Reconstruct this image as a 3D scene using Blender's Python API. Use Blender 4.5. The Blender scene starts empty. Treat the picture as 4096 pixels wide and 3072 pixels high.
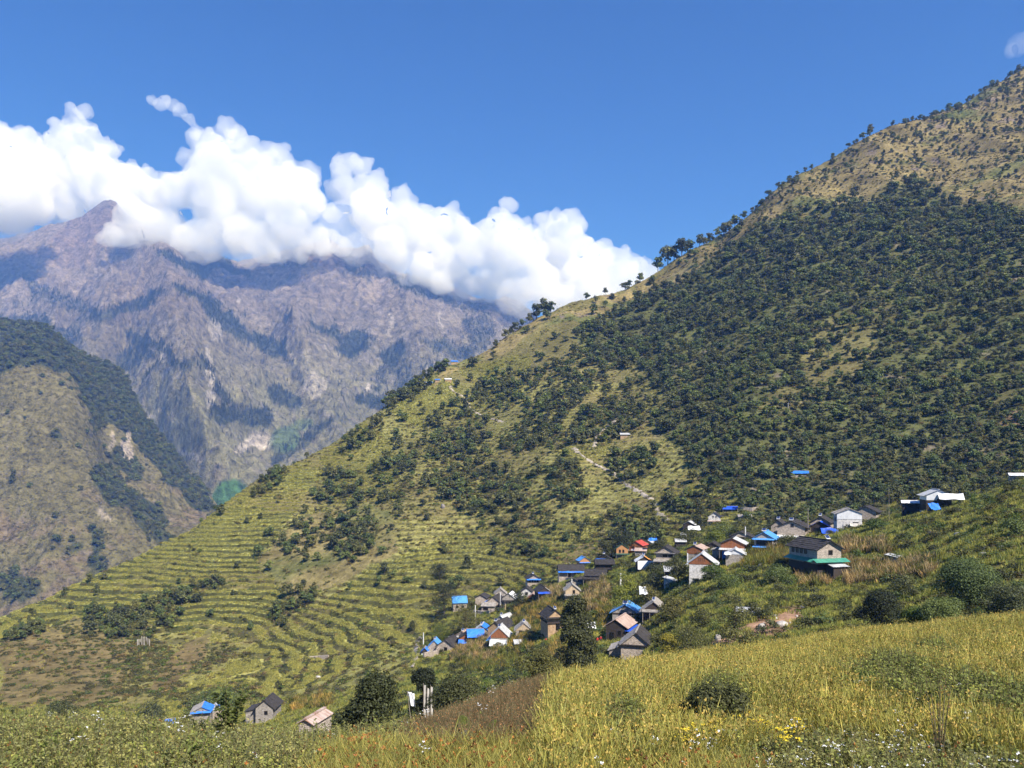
import bpy, math, random
import numpy as np
from mathutils import Vector, Matrix

# ------------------------------------------------------------------ camera
F = 790.0            # focal length in pixels of a 1024 px wide frame
HV = 470.0           # image row of the horizon
scene = bpy.context.scene
COL = scene.collection
cam_data = bpy.data.cameras.new('camera')
cam_data.sensor_width = 36.0
cam_data.lens = 36.0 * F / 1024.0
cam_data.shift_y = (HV - 384.0) / 1024.0
cam_data.clip_start = 0.1
cam_data.clip_end = 60000.0
cam = bpy.data.objects.new('camera', cam_data)
cam.location = (0, 0, 0)
cam.rotation_euler = (math.radians(90), 0, 0)
COL.objects.link(cam)
scene.camera = cam

# ------------------------------------------------------------------ sky and sun
SUN_EL = 47.0
SUN_AZ = 143.0       # clockwise from +Y
world = bpy.data.worlds.new('World')
scene.world = world
world.use_nodes = True
wn = world.node_tree
wn.nodes.clear()
sky = wn.nodes.new('ShaderNodeTexSky')
sky.sky_type = 'NISHITA'
sky.sun_disc = False
sky.sun_elevation = math.radians(SUN_EL)
sky.sun_rotation = math.radians(SUN_AZ)
sky.altitude = 2300.0
sky.air_density = 1.0
sky.dust_density = 0.1
sky.ozone_density = 4.0
bg = wn.nodes.new('ShaderNodeBackground')
bg.inputs['Strength'].default_value = 0.07
wo = wn.nodes.new('ShaderNodeOutputWorld')
tint = wn.nodes.new('ShaderNodeMix'); tint.data_type = 'RGBA'; tint.blend_type = 'MULTIPLY'
tint.inputs[0].default_value = 1.0
tint.inputs[7].default_value = (0.2, 0.68, 1.25, 1)      # deep, clear mountain blue over the whole sky
wn.links.new(sky.outputs[0], tint.inputs[6])
wn.links.new(tint.outputs[2], bg.inputs[0])
wn.links.new(bg.outputs[0], wo.inputs[0])
sun_data = bpy.data.lights.new('sun', 'SUN')
sun_data.energy = 5.0
sun_data.angle = math.radians(0.53)
sun_data.color = (1.0, 0.95, 0.87)
sun = bpy.data.objects.new('sun', sun_data)
a_, e_ = math.radians(SUN_AZ), math.radians(SUN_EL)
SUN_DIR = Vector((math.sin(a_) * math.cos(e_), math.cos(a_) * math.cos(e_), math.sin(e_)))
sun.rotation_euler = SUN_DIR.to_track_quat('Z', 'Y').to_euler()
sun.location = SUN_DIR * 3000
COL.objects.link(sun)
scene.view_settings.view_transform = 'Standard'
scene.view_settings.look = 'None'
scene.view_settings.exposure = 0.75
scene.view_settings.gamma = 1.0
scene.view_settings.use_curve_mapping = False
cy = scene.cycles
cy.max_bounces = 14
cy.diffuse_bounces = 3
cy.glossy_bounces = 2
cy.transmission_bounces = 3
cy.transparent_max_bounces = 32
cy.volume_bounces = 12
cy.use_denoising = True

# ------------------------------------------------------------------ helpers
rng = np.random.default_rng(11)
random.seed(5)


def _h(ix, iy, iz, seed):
    n = (ix * 374761393 + iy * 668265263 + iz * 2147483647 + seed * 1274126177) & 0xffffffff
    n = ((n ^ (n >> 13)) * 1274126177) & 0xffffffff
    n = ((n ^ (n >> 16)) * 2246822519) & 0xffffffff
    return ((n ^ (n >> 15)) & 0xffffff) / float(0xffffff)


def vn(x, y, z=None, seed=0):
    """value noise in -1..1 (vectorised)"""
    x = np.asarray(x, float); y = np.asarray(y, float)
    z = np.zeros_like(x) if z is None else np.asarray(z, float)
    x0 = np.floor(x).astype(np.int64); y0 = np.floor(y).astype(np.int64); z0 = np.floor(z).astype(np.int64)
    fx, fy, fz = x - x0, y - y0, z - z0
    fx = fx * fx * fx * (fx * (fx * 6 - 15) + 10)
    fy = fy * fy * fy * (fy * (fy * 6 - 15) + 10)
    fz = fz * fz * fz * (fz * (fz * 6 - 15) + 10)
    r = 0.0
    for dx in (0, 1):
        for dy in (0, 1):
            for dz in (0, 1):
                w = (fx if dx else 1 - fx) * (fy if dy else 1 - fy) * (fz if dz else 1 - fz)
                r = r + w * _h(x0 + dx, y0 + dy, z0 + dz, seed)
    return r * 2 - 1


def vn2(x, y, seed=0):
    x = np.asarray(x, float); y = np.asarray(y, float)
    x0 = np.floor(x).astype(np.int64); y0 = np.floor(y).astype(np.int64)
    fx, fy = x - x0, y - y0
    fx = fx * fx * fx * (fx * (fx * 6 - 15) + 10)
    fy = fy * fy * fy * (fy * (fy * 6 - 15) + 10)
    z = np.int64(0)
    a = _h(x0, y0, z, seed); b = _h(x0 + 1, y0, z, seed)
    c = _h(x0, y0 + 1, z, seed); d = _h(x0 + 1, y0 + 1, z, seed)
    return ((a * (1 - fx) + b * fx) * (1 - fy) + (c * (1 - fx) + d * fx) * fy) * 2 - 1


def fbm2(x, y, octv=4, seed=0, gain=0.5, ridged=False):
    r = 0.0; a = 1.0; t = 0.0
    for k in range(octv):
        ca, sa = math.cos(0.6 * k), math.sin(0.6 * k)
        n = vn2((x * ca - y * sa) * 2.03 ** k + 7.3 * k, (x * sa + y * ca) * 2.03 ** k - 3.1 * k, seed + k)
        if ridged:
            n = 1 - 2 * np.abs(n)
        r = r + a * n; t += a; a *= gain
    return r / t


def fbm3(x, y, z, octv=3, seed=0, gain=0.5):
    r = 0.0; a = 1.0; t = 0.0
    for k in range(octv):
        r = r + a * vn(x * 2.03 ** k + 5.1 * k, y * 2.03 ** k, z * 2.03 ** k - 2.7 * k, seed + k)
        t += a; a *= gain
    return r / t


def sstep(a, b, x):
    t = np.clip((x - a) / (b - a), 0, 1)
    return t * t * (3 - 2 * t)


def mesh_np(name, verts, faces, mats=(), smooth=False, mat_idx=None):
    """verts (N,3); faces (M,k) array, or list of arrays of different k"""
    me = bpy.data.meshes.new(name)
    if not isinstance(faces, (list, tuple)):
        faces = [faces]
    faces = [np.asarray(f, np.int32) for f in faces if len(f)]
    verts = np.asarray(verts, np.float32)
    me.vertices.add(len(verts)); me.vertices.foreach_set('co', verts.ravel())
    nl = sum(f.size for f in faces); npoly = sum(len(f) for f in faces)
    me.loops.add(nl); me.polygons.add(npoly)
    me.loops.foreach_set('vertex_index', np.concatenate([f.ravel() for f in faces]))
    tot = np.concatenate([np.full(len(f), f.shape[1], np.int32) for f in faces])
    st = np.concatenate([[0], np.cumsum(tot)[:-1]]).astype(np.int32)
    me.polygons.foreach_set('loop_start', st)
    me.polygons.foreach_set('loop_total', tot)
    if mat_idx is not None:
        me.polygons.foreach_set('material_index', np.asarray(mat_idx, np.int32))
    if smooth:
        me.polygons.foreach_set('use_smooth', np.ones(npoly, bool))
    for m in mats:
        me.materials.append(m)
    me.update(calc_edges=True)
    return me


def set_col(me, rgb, name='Col'):
    a = me.color_attributes.new(name, 'FLOAT_COLOR', 'POINT')
    c = np.ones((len(me.vertices), 4), np.float32); c[:, :3] = rgb
    a.data.foreach_set('color', c.ravel())


def set_f(me, vals, name):
    a = me.attributes.new(name, 'FLOAT', 'POINT')
    a.data.foreach_set('value', np.asarray(vals, np.float32))


def add_obj(name, me, parent=None):
    o = bpy.data.objects.new(name, me)
    COL.objects.link(o)
    if parent:
        o.parent = parent
    return o


def tag(o, label=None, cat=None, group=None, kind=None):
    if label: o['label'] = label
    if cat: o['category'] = cat
    if group: o['group'] = group
    if kind: o['kind'] = kind
    return o


def thing(name, label, cat, loc=(0, 0, 0), rz=0.0, group=None):
    o = bpy.data.objects.new(name, None)
    COL.objects.link(o)
    o.location = loc; o.rotation_euler = (0, 0, rz)
    o.empty_display_size = 0.5
    return tag(o, label, cat, group)


class MB:
    """small mesh collector"""
    def __init__(s):
        s.v = []; s.f = []; s.m = []

    def poly(s, pts, m=0):
        b = len(s.v); s.v.extend([tuple(p) for p in pts]); s.f.append(tuple(range(b, b + len(pts)))); s.m.append(m)

    def hexa(s, p, m=0):
        b = len(s.v); s.v.extend([tuple(q) for q in p])
        for f in ((0, 3, 2, 1), (4, 5, 6, 7), (0, 1, 5, 4), (1, 2, 6, 5), (2, 3, 7, 6), (3, 0, 4, 7)):
            s.f.append(tuple(b + i for i in f)); s.m.append(m)

    def box(s, x0, x1, y0, y1, z0, z1, m=0):
        s.hexa([(x0, y0, z0), (x1, y0, z0), (x1, y1, z0), (x0, y1, z0), (x0, y0, z1), (x1, y0, z1), (x1, y1, z1), (x0, y1, z1)], m)

    def slab(s, a, b, c, d, t, m=0):
        """quad abcd (top) extruded downwards along its normal by t"""
        a, b, c, d = map(Vector, (a, b, c, d))
        n = (b - a).cross(d - a).normalized() * t
        s.hexa([a - n, b - n, c - n, d - n, a, b, c, d], m)

    def tube(s, pts, radii, seg=6, m=0, cap=True):
        rings = []
        pts = [Vector(p) for p in pts]
        for i, p in enumerate(pts):
            d = (pts[min(i + 1, len(pts) - 1)] - pts[max(i - 1, 0)]).normalized()
            u = d.orthogonal().normalized() if i == 0 else (u - d * u.dot(d)).normalized()
            w = d.cross(u)
            b = len(s.v)
            for k in range(seg):
                t = 2 * math.pi * k / seg
                s.v.append(tuple(p + (u * math.cos(t) + w * math.sin(t)) * radii[i]))
            rings.append(b)
        for i in range(len(rings) - 1):
            for k in range(seg):
                a, b = rings[i], rings[i + 1]; k2 = (k + 1) % seg
                s.f.append((a + k, a + k2, b + k2, b + k)); s.m.append(m)
        if cap:
            s.f.append(tuple(rings[0] + k for k in range(seg))[::-1]); s.m.append(m)
            s.f.append(tuple(rings[-1] + k for k in range(seg))); s.m.append(m)

    def mesh(s, name, mats, smooth=False):
        me = bpy.data.meshes.new(name)
        me.from_pydata(s.v, [], s.f)
        for m in (mats if isinstance(mats, (list, tuple)) else [mats]):
            me.materials.append(m)
        me.polygons.foreach_set('material_index', np.asarray(s.m, np.int32))
        if smooth:
            me.polygons.foreach_set('use_smooth', np.ones(len(s.f), bool))
        me.update()
        return me

    def build(s, name, mats, parent=None, smooth=False):
        return add_obj(name, s.mesh(name, mats, smooth), parent)


# ------------------------------------------------------------------ materials
MATS = {}


def nmat(name):
    m = bpy.data.materials.new(name); m.use_nodes = True
    nt = m.node_tree; nt.nodes.clear()
    out = nt.nodes.new('ShaderNodeOutputMaterial')
    MATS[name] = m
    return m, nt, out


def N(nt, kind, **kw):
    n = nt.nodes.new(kind)
    for k, v in kw.items():
        if k.startswith('i_'):
            key = k[2:]
            key = int(key) if key.isdigit() else key
            n.inputs[key].default_value = v
        else:
            setattr(n, k, v)
    return n


def L(nt, a, b):
    nt.links.new(a, b)


def mixc(nt, blend, fac, a, b):
    n = nt.nodes.new('ShaderNodeMix'); n.data_type = 'RGBA'; n.blend_type = blend
    for sock, val in ((n.inputs[0], fac), (n.inputs[6], a), (n.inputs[7], b)):
        if hasattr(val, 'links') or hasattr(val, 'is_linked'):
            nt.links.new(val, sock)
        elif isinstance(val, (int, float)):
            sock.default_value = val
        else:
            sock.default_value = tuple(val) + ((1,) if len(val) == 3 else ())
    return n.outputs[2]


def ramp(nt, fac, stops):
    n = nt.nodes.new('ShaderNodeValToRGB')
    e = n.color_ramp.elements
    while len(e) < len(stops):
        e.new(0.5)
    for i, (p, c) in enumerate(stops):
        e[i].position = p
        e[i].color = (c, c, c, 1) if isinstance(c, (int, float)) else tuple(c) + (1,)
    nt.links.new(fac, n.inputs[0])
    return n.outputs[0]


def ground_mat(name, fine, amp=0.35, bump=0.0, bscale=1.0, rough=0.95):
    """vertex colour broken up by two noises (sizes in metres)"""
    m, nt, out = nmat(name)
    at = N(nt, 'ShaderNodeAttribute', attribute_name='Col')
    tc = N(nt, 'ShaderNodeNewGeometry')
    n1 = N(nt, 'ShaderNodeTexNoise', i_Scale=1.0 / fine, i_Detail=6.0, i_Roughness=0.72)
    L(nt, tc.outputs['Position'], n1.inputs['Vector'])
    k = ramp(nt, n1.outputs[0], [(0.28, 1 - amp * 1.5), (0.5, 1.0), (0.72, 1 + amp * 1.2)])
    c = mixc(nt, 'MULTIPLY', 1.0, at.outputs['Color'], k)
    bs = N(nt, 'ShaderNodeBsdfPrincipled', i_Roughness=rough)
    bs.inputs['Specular IOR Level'].default_value = 0.1
    L(nt, c, bs.inputs['Base Color'])
    if bump:
        bp = N(nt, 'ShaderNodeBump', i_Strength=bump, i_Distance=bscale)
        L(nt, n1.outputs[0], bp.inputs['Height'])
        L(nt, bp.outputs[0], bs.inputs['Normal'])
    L(nt, bs.outputs[0], out.inputs[0])
    return m


def leaf_mat(name, col, var=0.35, hue=None, trans=0.3, rough=0.6, spec=0.25):
    """leaf: attribute 'var' per leaf and a random value per plant shift the colour"""
    m, nt, out = nmat(name)
    at = N(nt, 'ShaderNodeAttribute', attribute_name='var')
    oi = N(nt, 'ShaderNodeObjectInfo')
    a = np.array(col); hi = np.array(hue if hue else a * 1.6); lo = a * (1 - var)
    c1 = ramp(nt, at.outputs['Fac'], [(0.0, tuple(lo)), (0.6, tuple(a)), (1.0, tuple(hi))])
    k = ramp(nt, oi.outputs['Random'], [(0.0, (0.6, 0.62, 0.66)), (0.45, (1.0, 1.0, 0.95)), (0.75, (1.2, 1.14, 0.95)), (1.0, (1.55, 1.35, 1.1))])
    c = mixc(nt, 'MULTIPLY', 1.0, c1, k)
    bs = N(nt, 'ShaderNodeBsdfPrincipled', i_Roughness=rough)
    bs.inputs['Specular IOR Level'].default_value = spec
    L(nt, c, bs.inputs['Base Color'])
    if trans:
        tr = N(nt, 'ShaderNodeBsdfTranslucent')
        L(nt, c, tr.inputs[0])
        mx = N(nt, 'ShaderNodeMixShader', i_0=trans)
        L(nt, bs.outputs[0], mx.inputs[1]); L(nt, tr.outputs[0], mx.inputs[2])
        L(nt, mx.outputs[0], out.inputs[0])
    else:
        L(nt, bs.outputs[0], out.inputs[0])
    return m


def plain(name, col, rough=0.8, amp=0.25, scale=3.0, metal=0.0, spec=0.3, stretch=None, dark=None):
    """plain surface with worn, blotchy colour"""
    m, nt, out = nmat(name)
    tc = N(nt, 'ShaderNodeTexCoord')
    mp = N(nt, 'ShaderNodeMapping')
    if stretch: mp.inputs['Scale'].default_value = stretch
    L(nt, tc.outputs['Object'], mp.inputs[0])
    n1 = N(nt, 'ShaderNodeTexNoise', i_Scale=scale, i_Detail=5.0, i_Roughness=0.65)
    L(nt, mp.outputs[0], n1.inputs['Vector'])
    a = np.array(col)
    d = np.array(dark) if dark else a * (1 - amp * 1.6)
    c = ramp(nt, n1.outputs[0], [(0.3, tuple(d)), (0.55, tuple(a)), (0.75, tuple(np.minimum(a * (1 + amp), 0.9)))])
    bs = N(nt, 'ShaderNodeBsdfPrincipled', i_Roughness=rough, i_Metallic=metal)
    bs.inputs['Specular IOR Level'].default_value = spec
    L(nt, c, bs.inputs['Base Color'])
    L(nt, bs.outputs[0], out.inputs[0])
    return m


def stone_mat(name, c1, c2, joint, sx=0.55, sz=0.17):
    m, nt, out = nmat(name)
    tc = N(nt, 'ShaderNodeTexCoord')
    sp = N(nt, 'ShaderNodeSeparateXYZ'); L(nt, tc.outputs['Object'], sp.inputs[0])
    ad = N(nt, 'ShaderNodeMath', operation='ADD'); L(nt, sp.outputs[0], ad.inputs[0]); L(nt, sp.outputs[1], ad.inputs[1])
    n0 = N(nt, 'ShaderNodeTexNoise', i_Scale=1.3, i_Detail=2.0)
    L(nt, tc.outputs['Object'], n0.inputs['Vector'])
    m1 = N(nt, 'ShaderNodeMath', operation='MULTIPLY_ADD', i_1=0.35); L(nt, n0.outputs[0], m1.inputs[0]); L(nt, sp.outputs[2], m1.inputs[2])
    cb = N(nt, 'ShaderNodeCombineXYZ'); L(nt, ad.outputs[0], cb.inputs[0]); L(nt, m1.outputs[0], cb.inputs[1])
    br = N(nt, 'ShaderNodeTexBrick', i_Scale=1.0)
    br.inputs['Mortar Size'].default_value = 0.022
    br.inputs['Brick Width'].default_value = sx
    br.inputs['Row Height'].default_value = sz
    br.inputs['Color1'].default_value = tuple(c1) + (1,)
    br.inputs['Color2'].default_value = tuple(c2) + (1,)
    br.inputs['Mortar'].default_value = tuple(joint) + (1,)
    L(nt, cb.outputs[0], br.inputs['Vector'])
    n1 = N(nt, 'ShaderNodeTexNoise', i_Scale=2.2, i_Detail=5.0, i_Roughness=0.7)
    L(nt, tc.outputs['Object'], n1.inputs['Vector'])
    k = ramp(nt, n1.outputs[0], [(0.3, 0.55), (0.5, 1.0), (0.75, 1.35)])
    c = mixc(nt, 'MULTIPLY', 1.0, br.outputs[0], k)
    bs = N(nt, 'ShaderNodeBsdfPrincipled', i_Roughness=0.9)
    L(nt, c, bs.inputs['Base Color'])
    bp = N(nt, 'ShaderNodeBump', i_Strength=0.8, i_Distance=0.06)
    L(nt, br.outputs['Fac'], bp.inputs['Height']); bp.invert = True
    L(nt, bp.outputs[0], bs.inputs['Normal'])
    L(nt, bs.outputs[0], out.inputs[0])
    return m


def PX(u, v, Y):
    """pixel (1024 frame) at depth Y -> point"""
    return np.array([(u - 512.0) / F * Y, Y, (HV - v) / F * Y])


# ------------------------------------------------------------------ scatter by geometry nodes (only for kind = stuff)
def proto_collection(name, objs):
    c = bpy.data.collections.new(name)
    for i, o in enumerate(objs):
        c.objects.link(o)
    return c


def proto(name, me):
    return bpy.data.objects.new(name, me)


def scatter(name, pts, coll, n_proto, smin, smax, tilt=0.12, label=None, cat=None, seed=1, zs=None, scl=None, sink=0.0):
    r = np.random.default_rng(seed)
    n = len(pts)
    pts = np.array(pts, np.float32)
    s = r.uniform(smin, smax, n) if scl is None else scl
    pts[:, 2] -= sink * s
    me = bpy.data.meshes.new(name)
    me.vertices.add(n); me.vertices.foreach_set('co', pts.ravel())
    sv = np.stack([s * r.uniform(0.85, 1.15, n), s * r.uniform(0.85, 1.15, n), s * (r.uniform(0.8, 1.2, n) if zs is None else zs)], 1).astype(np.float32)
    rv = np.stack([r.normal(0, tilt, n), r.normal(0, tilt, n), r.uniform(0, 6.283, n)], 1).astype(np.float32)
    for nm, arr in (('scl', sv), ('rot', rv)):
        a = me.attributes.new(nm, 'FLOAT_VECTOR', 'POINT'); a.data.foreach_set('vector', arr.ravel())
    a = me.attributes.new('idx', 'INT', 'POINT'); a.data.foreach_set('value', r.integers(0, n_proto, n).astype(np.int32))
    o = add_obj(name, me)
    tag(o, label, cat, kind='stuff')
    ng = bpy.data.node_groups.new(name + '_nodes', 'GeometryNodeTree')
    ng.interface.new_socket('Geometry', in_out='INPUT', socket_type='NodeSocketGeometry')
    ng.interface.new_socket('Geometry', in_out='OUTPUT', socket_type='NodeSocketGeometry')
    gi = ng.nodes.new('NodeGroupInput'); go = ng.nodes.new('NodeGroupOutput')
    ci = ng.nodes.new('GeometryNodeCollectionInfo')
    ci.inputs['Collection'].default_value = coll
    ci.inputs['Separate Children'].default_value = True
    ci.inputs['Reset Children'].default_value = True
    ip = ng.nodes.new('GeometryNodeInstanceOnPoints')
    ip.inputs['Pick Instance'].default_value = True

    def na(nm, dt):
        q = ng.nodes.new('GeometryNodeInputNamedAttribute'); q.data_type = dt
        q.inputs['Name'].default_value = nm
        return q.outputs[0]
    e2r = ng.nodes.new('FunctionNodeEulerToRotation')
    ng.links.new(na('rot', 'FLOAT_VECTOR'), e2r.inputs[0])
    ng.links.new(gi.outputs[0], ip.inputs['Points'])
    ng.links.new(ci.outputs[0], ip.inputs['Instance'])
    ng.links.new(na('idx', 'INT'), ip.inputs['Instance Index'])
    ng.links.new(e2r.outputs[0], ip.inputs['Rotation'])
    ng.links.new(na('scl', 'FLOAT_VECTOR'), ip.inputs['Scale'])
    ng.links.new(ip.outputs[0], go.inputs[0])
    md = o.modifiers.new('scatter', 'NODES'); md.node_group = ng
    return o
# ------------------------------------------------------------------ terrain: rings of (column u, row v, depth Y)
US = np.arange(-110.0, 1136.0, 1.6)
NC = len(US)


def smooth_u(a, sig):
    k = int(sig * 3) + 1
    w = np.exp(-0.5 * (np.arange(-k, k + 1) / sig) ** 2); w /= w.sum()
    return np.convolve(np.pad(a, k, mode='edge'), w, mode='valid')


def ring(pts, sig=5.0):
    p = np.array(pts, float)
    v = smooth_u(np.interp(US, p[:, 0], p[:, 1]), sig)
    y = smooth_u(np.interp(US, p[:, 0], p[:, 2]), sig)
    return v, y


SKY_B = [(-110, 668, 320), (0, 618, 350), (46, 599, 370), (93, 576, 390), (139, 555, 410), (185, 532, 430), (222, 505, 450),
         (255, 481, 475), (292, 463, 500), (324, 449, 525), (361, 424, 555), (393, 400, 585), (417, 384, 605), (444, 366, 630),
         (481, 354, 660), (514, 333, 690), (546, 315, 715), (569, 303, 735), (616, 294, 755), (648, 278, 770), (667, 266, 780),
         (694, 252, 790), (717, 241, 800), (731, 231, 805), (755, 211, 815), (778, 190, 830), (801, 176, 840), (833, 160, 860),
         (866, 139, 880), (893, 128, 900), (926, 123, 920), (963, 106, 950), (991, 88, 975), (1024, 73, 1000), (1130, 20, 1060)]
R0 = ring([(-110, 3800, 1.0), (1130, 3800, 1.0)])
R1 = ring([(-110, 954, 8), (300, 954, 8), (512, 950, 8), (800, 940, 8), (1130, 936, 8)])
R2 = ring([(-110, 789, 14), (200, 792, 14), (330, 798, 14), (430, 790, 14.5), (512, 782, 15), (620, 774, 15.5), (800, 768, 15.5), (1024, 764, 15), (1130, 762, 15)])
E3 = [(-110, 716, 28), (0, 716, 28), (100, 717, 28), (200, 728, 26), (300, 738, 25), (360, 736, 25), (420, 724, 27), (450, 710, 30),
      (490, 692, 34), (540, 674, 38), (580, 678, 39), (648, 663, 43), (741, 653, 48), (787, 644, 50), (856, 631, 50), (926, 627, 48),
      (1024, 616, 44), (1130, 604, 42)]
R3 = ring([(u, v + 0.7 / y * F, y) for u, v, y in E3], 4)
R4 = (R3[0] + 14, R3[1] * 1.32)
R5 = ring([(-110, 724, 190), (0, 724, 190), (100, 724, 190), (200, 735, 185), (262, 730, 195), (310, 738, 140), (370, 728, 115), (420, 714, 108),
           (480, 692, 108), (577, 690, 108), (633, 684, 128), (670, 668, 105), (700, 657, 92), (780, 649, 92), (856, 640, 90), (926, 636, 85),
           (1024, 622, 80), (1130, 612, 80)])
R6 = ring([(-110, 704, 232), (0, 702, 232), (100, 702, 232), (200, 704, 236), (262, 696, 242), (330, 690, 212), (400, 680, 192), (440, 657, 226),
           (500, 645, 210), (577, 640, 168), (633, 640, 160), (700, 602, 145), (780, 590, 128), (820, 580, 141), (900, 570, 128), (960, 560, 115),
           (1024, 545, 110), (1130, 530, 110)])
R7 = ring([(-110, 690, 275), (0, 668, 275), (100, 668, 280), (200, 665, 285), (262, 660, 290), (330, 655, 270), (400, 645, 255), (440, 628, 262),
           (500, 612, 265), (560, 585, 250), (620, 562, 250), (680, 552, 225), (740, 546, 198), (800, 538, 190), (856, 527, 186), (920, 512, 178),
           (963, 504, 172), (1024, 481, 165), (1130, 458, 165)])
R8 = ring([(-110, 679, 300), (0, 640, 308), (100, 638, 315), (200, 638, 320), (262, 632, 325), (330, 622, 310), (400, 612, 300), (440, 604, 310),
           (500, 597, 300), (560, 573, 290), (620, 550, 300), (680, 538, 285), (740, 537, 262), (800, 531, 268), (856, 523, 262), (920, 510, 250),
           (963, 503, 245), (1024, 484, 235), (1130, 464, 235)])
p_ = np.array(SKY_B, float)
R12 = (smooth_u(np.interp(US, p_[:, 0], p_[:, 1]), 1.6), smooth_u(np.interp(US, p_[:, 0], p_[:, 2]), 6))


def zr(r):
    return (HV - r[0]) / F * r[1]


def lin(ra, rb, f, dz):
    y = ra[1] + (rb[1] - ra[1]) * f
    z = zr(ra) + (zr(rb) - zr(ra)) * f + dz
    return (HV - z / y * F, y)


span = zr(R12) - zr(R8)
R9 = lin(R8, R12, 0.33, -0.05 * span)
R10 = lin(R8, R12, 0.68, -0.045 * span)
R11 = lin(R8, R12, 0.92, 0.012 * span)
R13 = (None, R12[1] * 1.08)
R14 = (None, R12[1] * 1.9)


def pchip(xk, yk, x):
    h = np.diff(xk); d = np.diff(yk) / h
    m = np.zeros_like(yk)
    for i in range(1, len(xk) - 1):
        if d[i - 1] * d[i] > 0:
            w1 = 2 * h[i] + h[i - 1]; w2 = h[i] + 2 * h[i - 1]
            m[i] = (w1 + w2) / (w1 / d[i - 1] + w2 / d[i])
    m[0] = d[0]; m[-1] = d[-1]
    i = np.clip(np.searchsorted(xk, x) - 1, 0, len(h) - 1)
    t = (x - xk[i]) / h[i]
    return ((1 + 2 * t) * (1 - t) ** 2 * yk[i] + t * (1 - t) ** 2 * h[i] * m[i] + t * t * (3 - 2 * t) * yk[i + 1] + t * t * (t - 1) * h[i] * m[i + 1])


def z_of(r, prev=None, drop=0):
    return zr(r)


Yk = np.stack([R0[1], R1[1], R2[1], R3[1], R4[1], R5[1], R6[1], R7[1], R8[1], R9[1], R10[1], R11[1], R12[1], R13[1], R14[1]])
Zk = np.stack([zr(R0), zr(R1), zr(R2), zr(R3), zr(R4), zr(R5), zr(R6), zr(R7), zr(R8), zr(R9), zr(R10), zr(R11), zr(R12),
               zr(R12) - 0.45 * (R13[1] - R12[1]), zr(R12) - 0.75 * (R14[1] - R12[1])])


def build_rows(spec):
    """spec: list of (ring a, ring b, rows) -> Y (rows, NC)"""
    out = []
    for a, b, n in spec:
        for t in np.arange(n) / n:
            out.append(Yk[a] * (1 - t) + Yk[b] * t)
    out.append(Yk[spec[-1][1]])
    return np.array(out)


def base_z(Yrows):
    Z = np.empty_like(Yrows)
    for c in range(NC):
        Z[:, c] = pchip(Yk[:, c], Zk[:, c], Yrows[:, c])
    return Z


def inpoly(u, v, poly):
    p = np.array(poly, float); r = np.zeros(np.shape(u), bool)
    j = len(p) - 1
    for i in range(len(p)):
        c = ((p[i, 1] > v) != (p[j, 1] > v)) & (u < (p[j, 0] - p[i, 0]) * (v - p[i, 1]) / (p[j, 1] - p[i, 1] + 1e-9) + p[i, 0])
        r ^= c
        j = i
    return r


def zone(u, v, polys=(), ells=(), warp=10.0, seed=3, wl=28.0):
    wu = u + warp * fbm2(u / wl, v / wl, 3, seed)
    wv = v + warp * 0.8 * fbm2(u / wl + 31, v / wl + 17, 3, seed + 9)
    r = np.zeros(np.shape(u))
    for p, w in polys:
        r = np.maximum(r, w * inpoly(wu, wv, p))
    for cx, cy_, rx, ry, ang, w in ells:
        a = math.radians(ang); c, s = math.cos(a), math.sin(a)
        dx, dy = wu - cx, wv - cy_
        q = ((dx * c + dy * s) / rx) ** 2 + ((-dx * s + dy * c) / ry) ** 2
        r = np.maximum(r, w * sstep(1.15, 0.75, q))
    return r


# ---- hillside from the dip behind the near field up over the ridge
spec_h = [(4, 5, 16), (5, 6, 80), (6, 7, 90), (7, 8, 50), (8, 9, 130), (9, 10, 140), (10, 11, 80), (11, 12, 30), (12, 13, 10), (13, 14, 10)]
HY = build_rows(spec_h)
HZ = base_z(HY)
HU = np.broadcast_to(US, HY.shape)
HX = (HU - 512) / F * HY
HV0 = HV - HZ / HY * F
ridx = np.concatenate([np.full(n, a) + np.arange(n) / n * (b - a) for a, b, n in spec_h] + [[14]])[:, None] * np.ones((1, NC))

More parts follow.
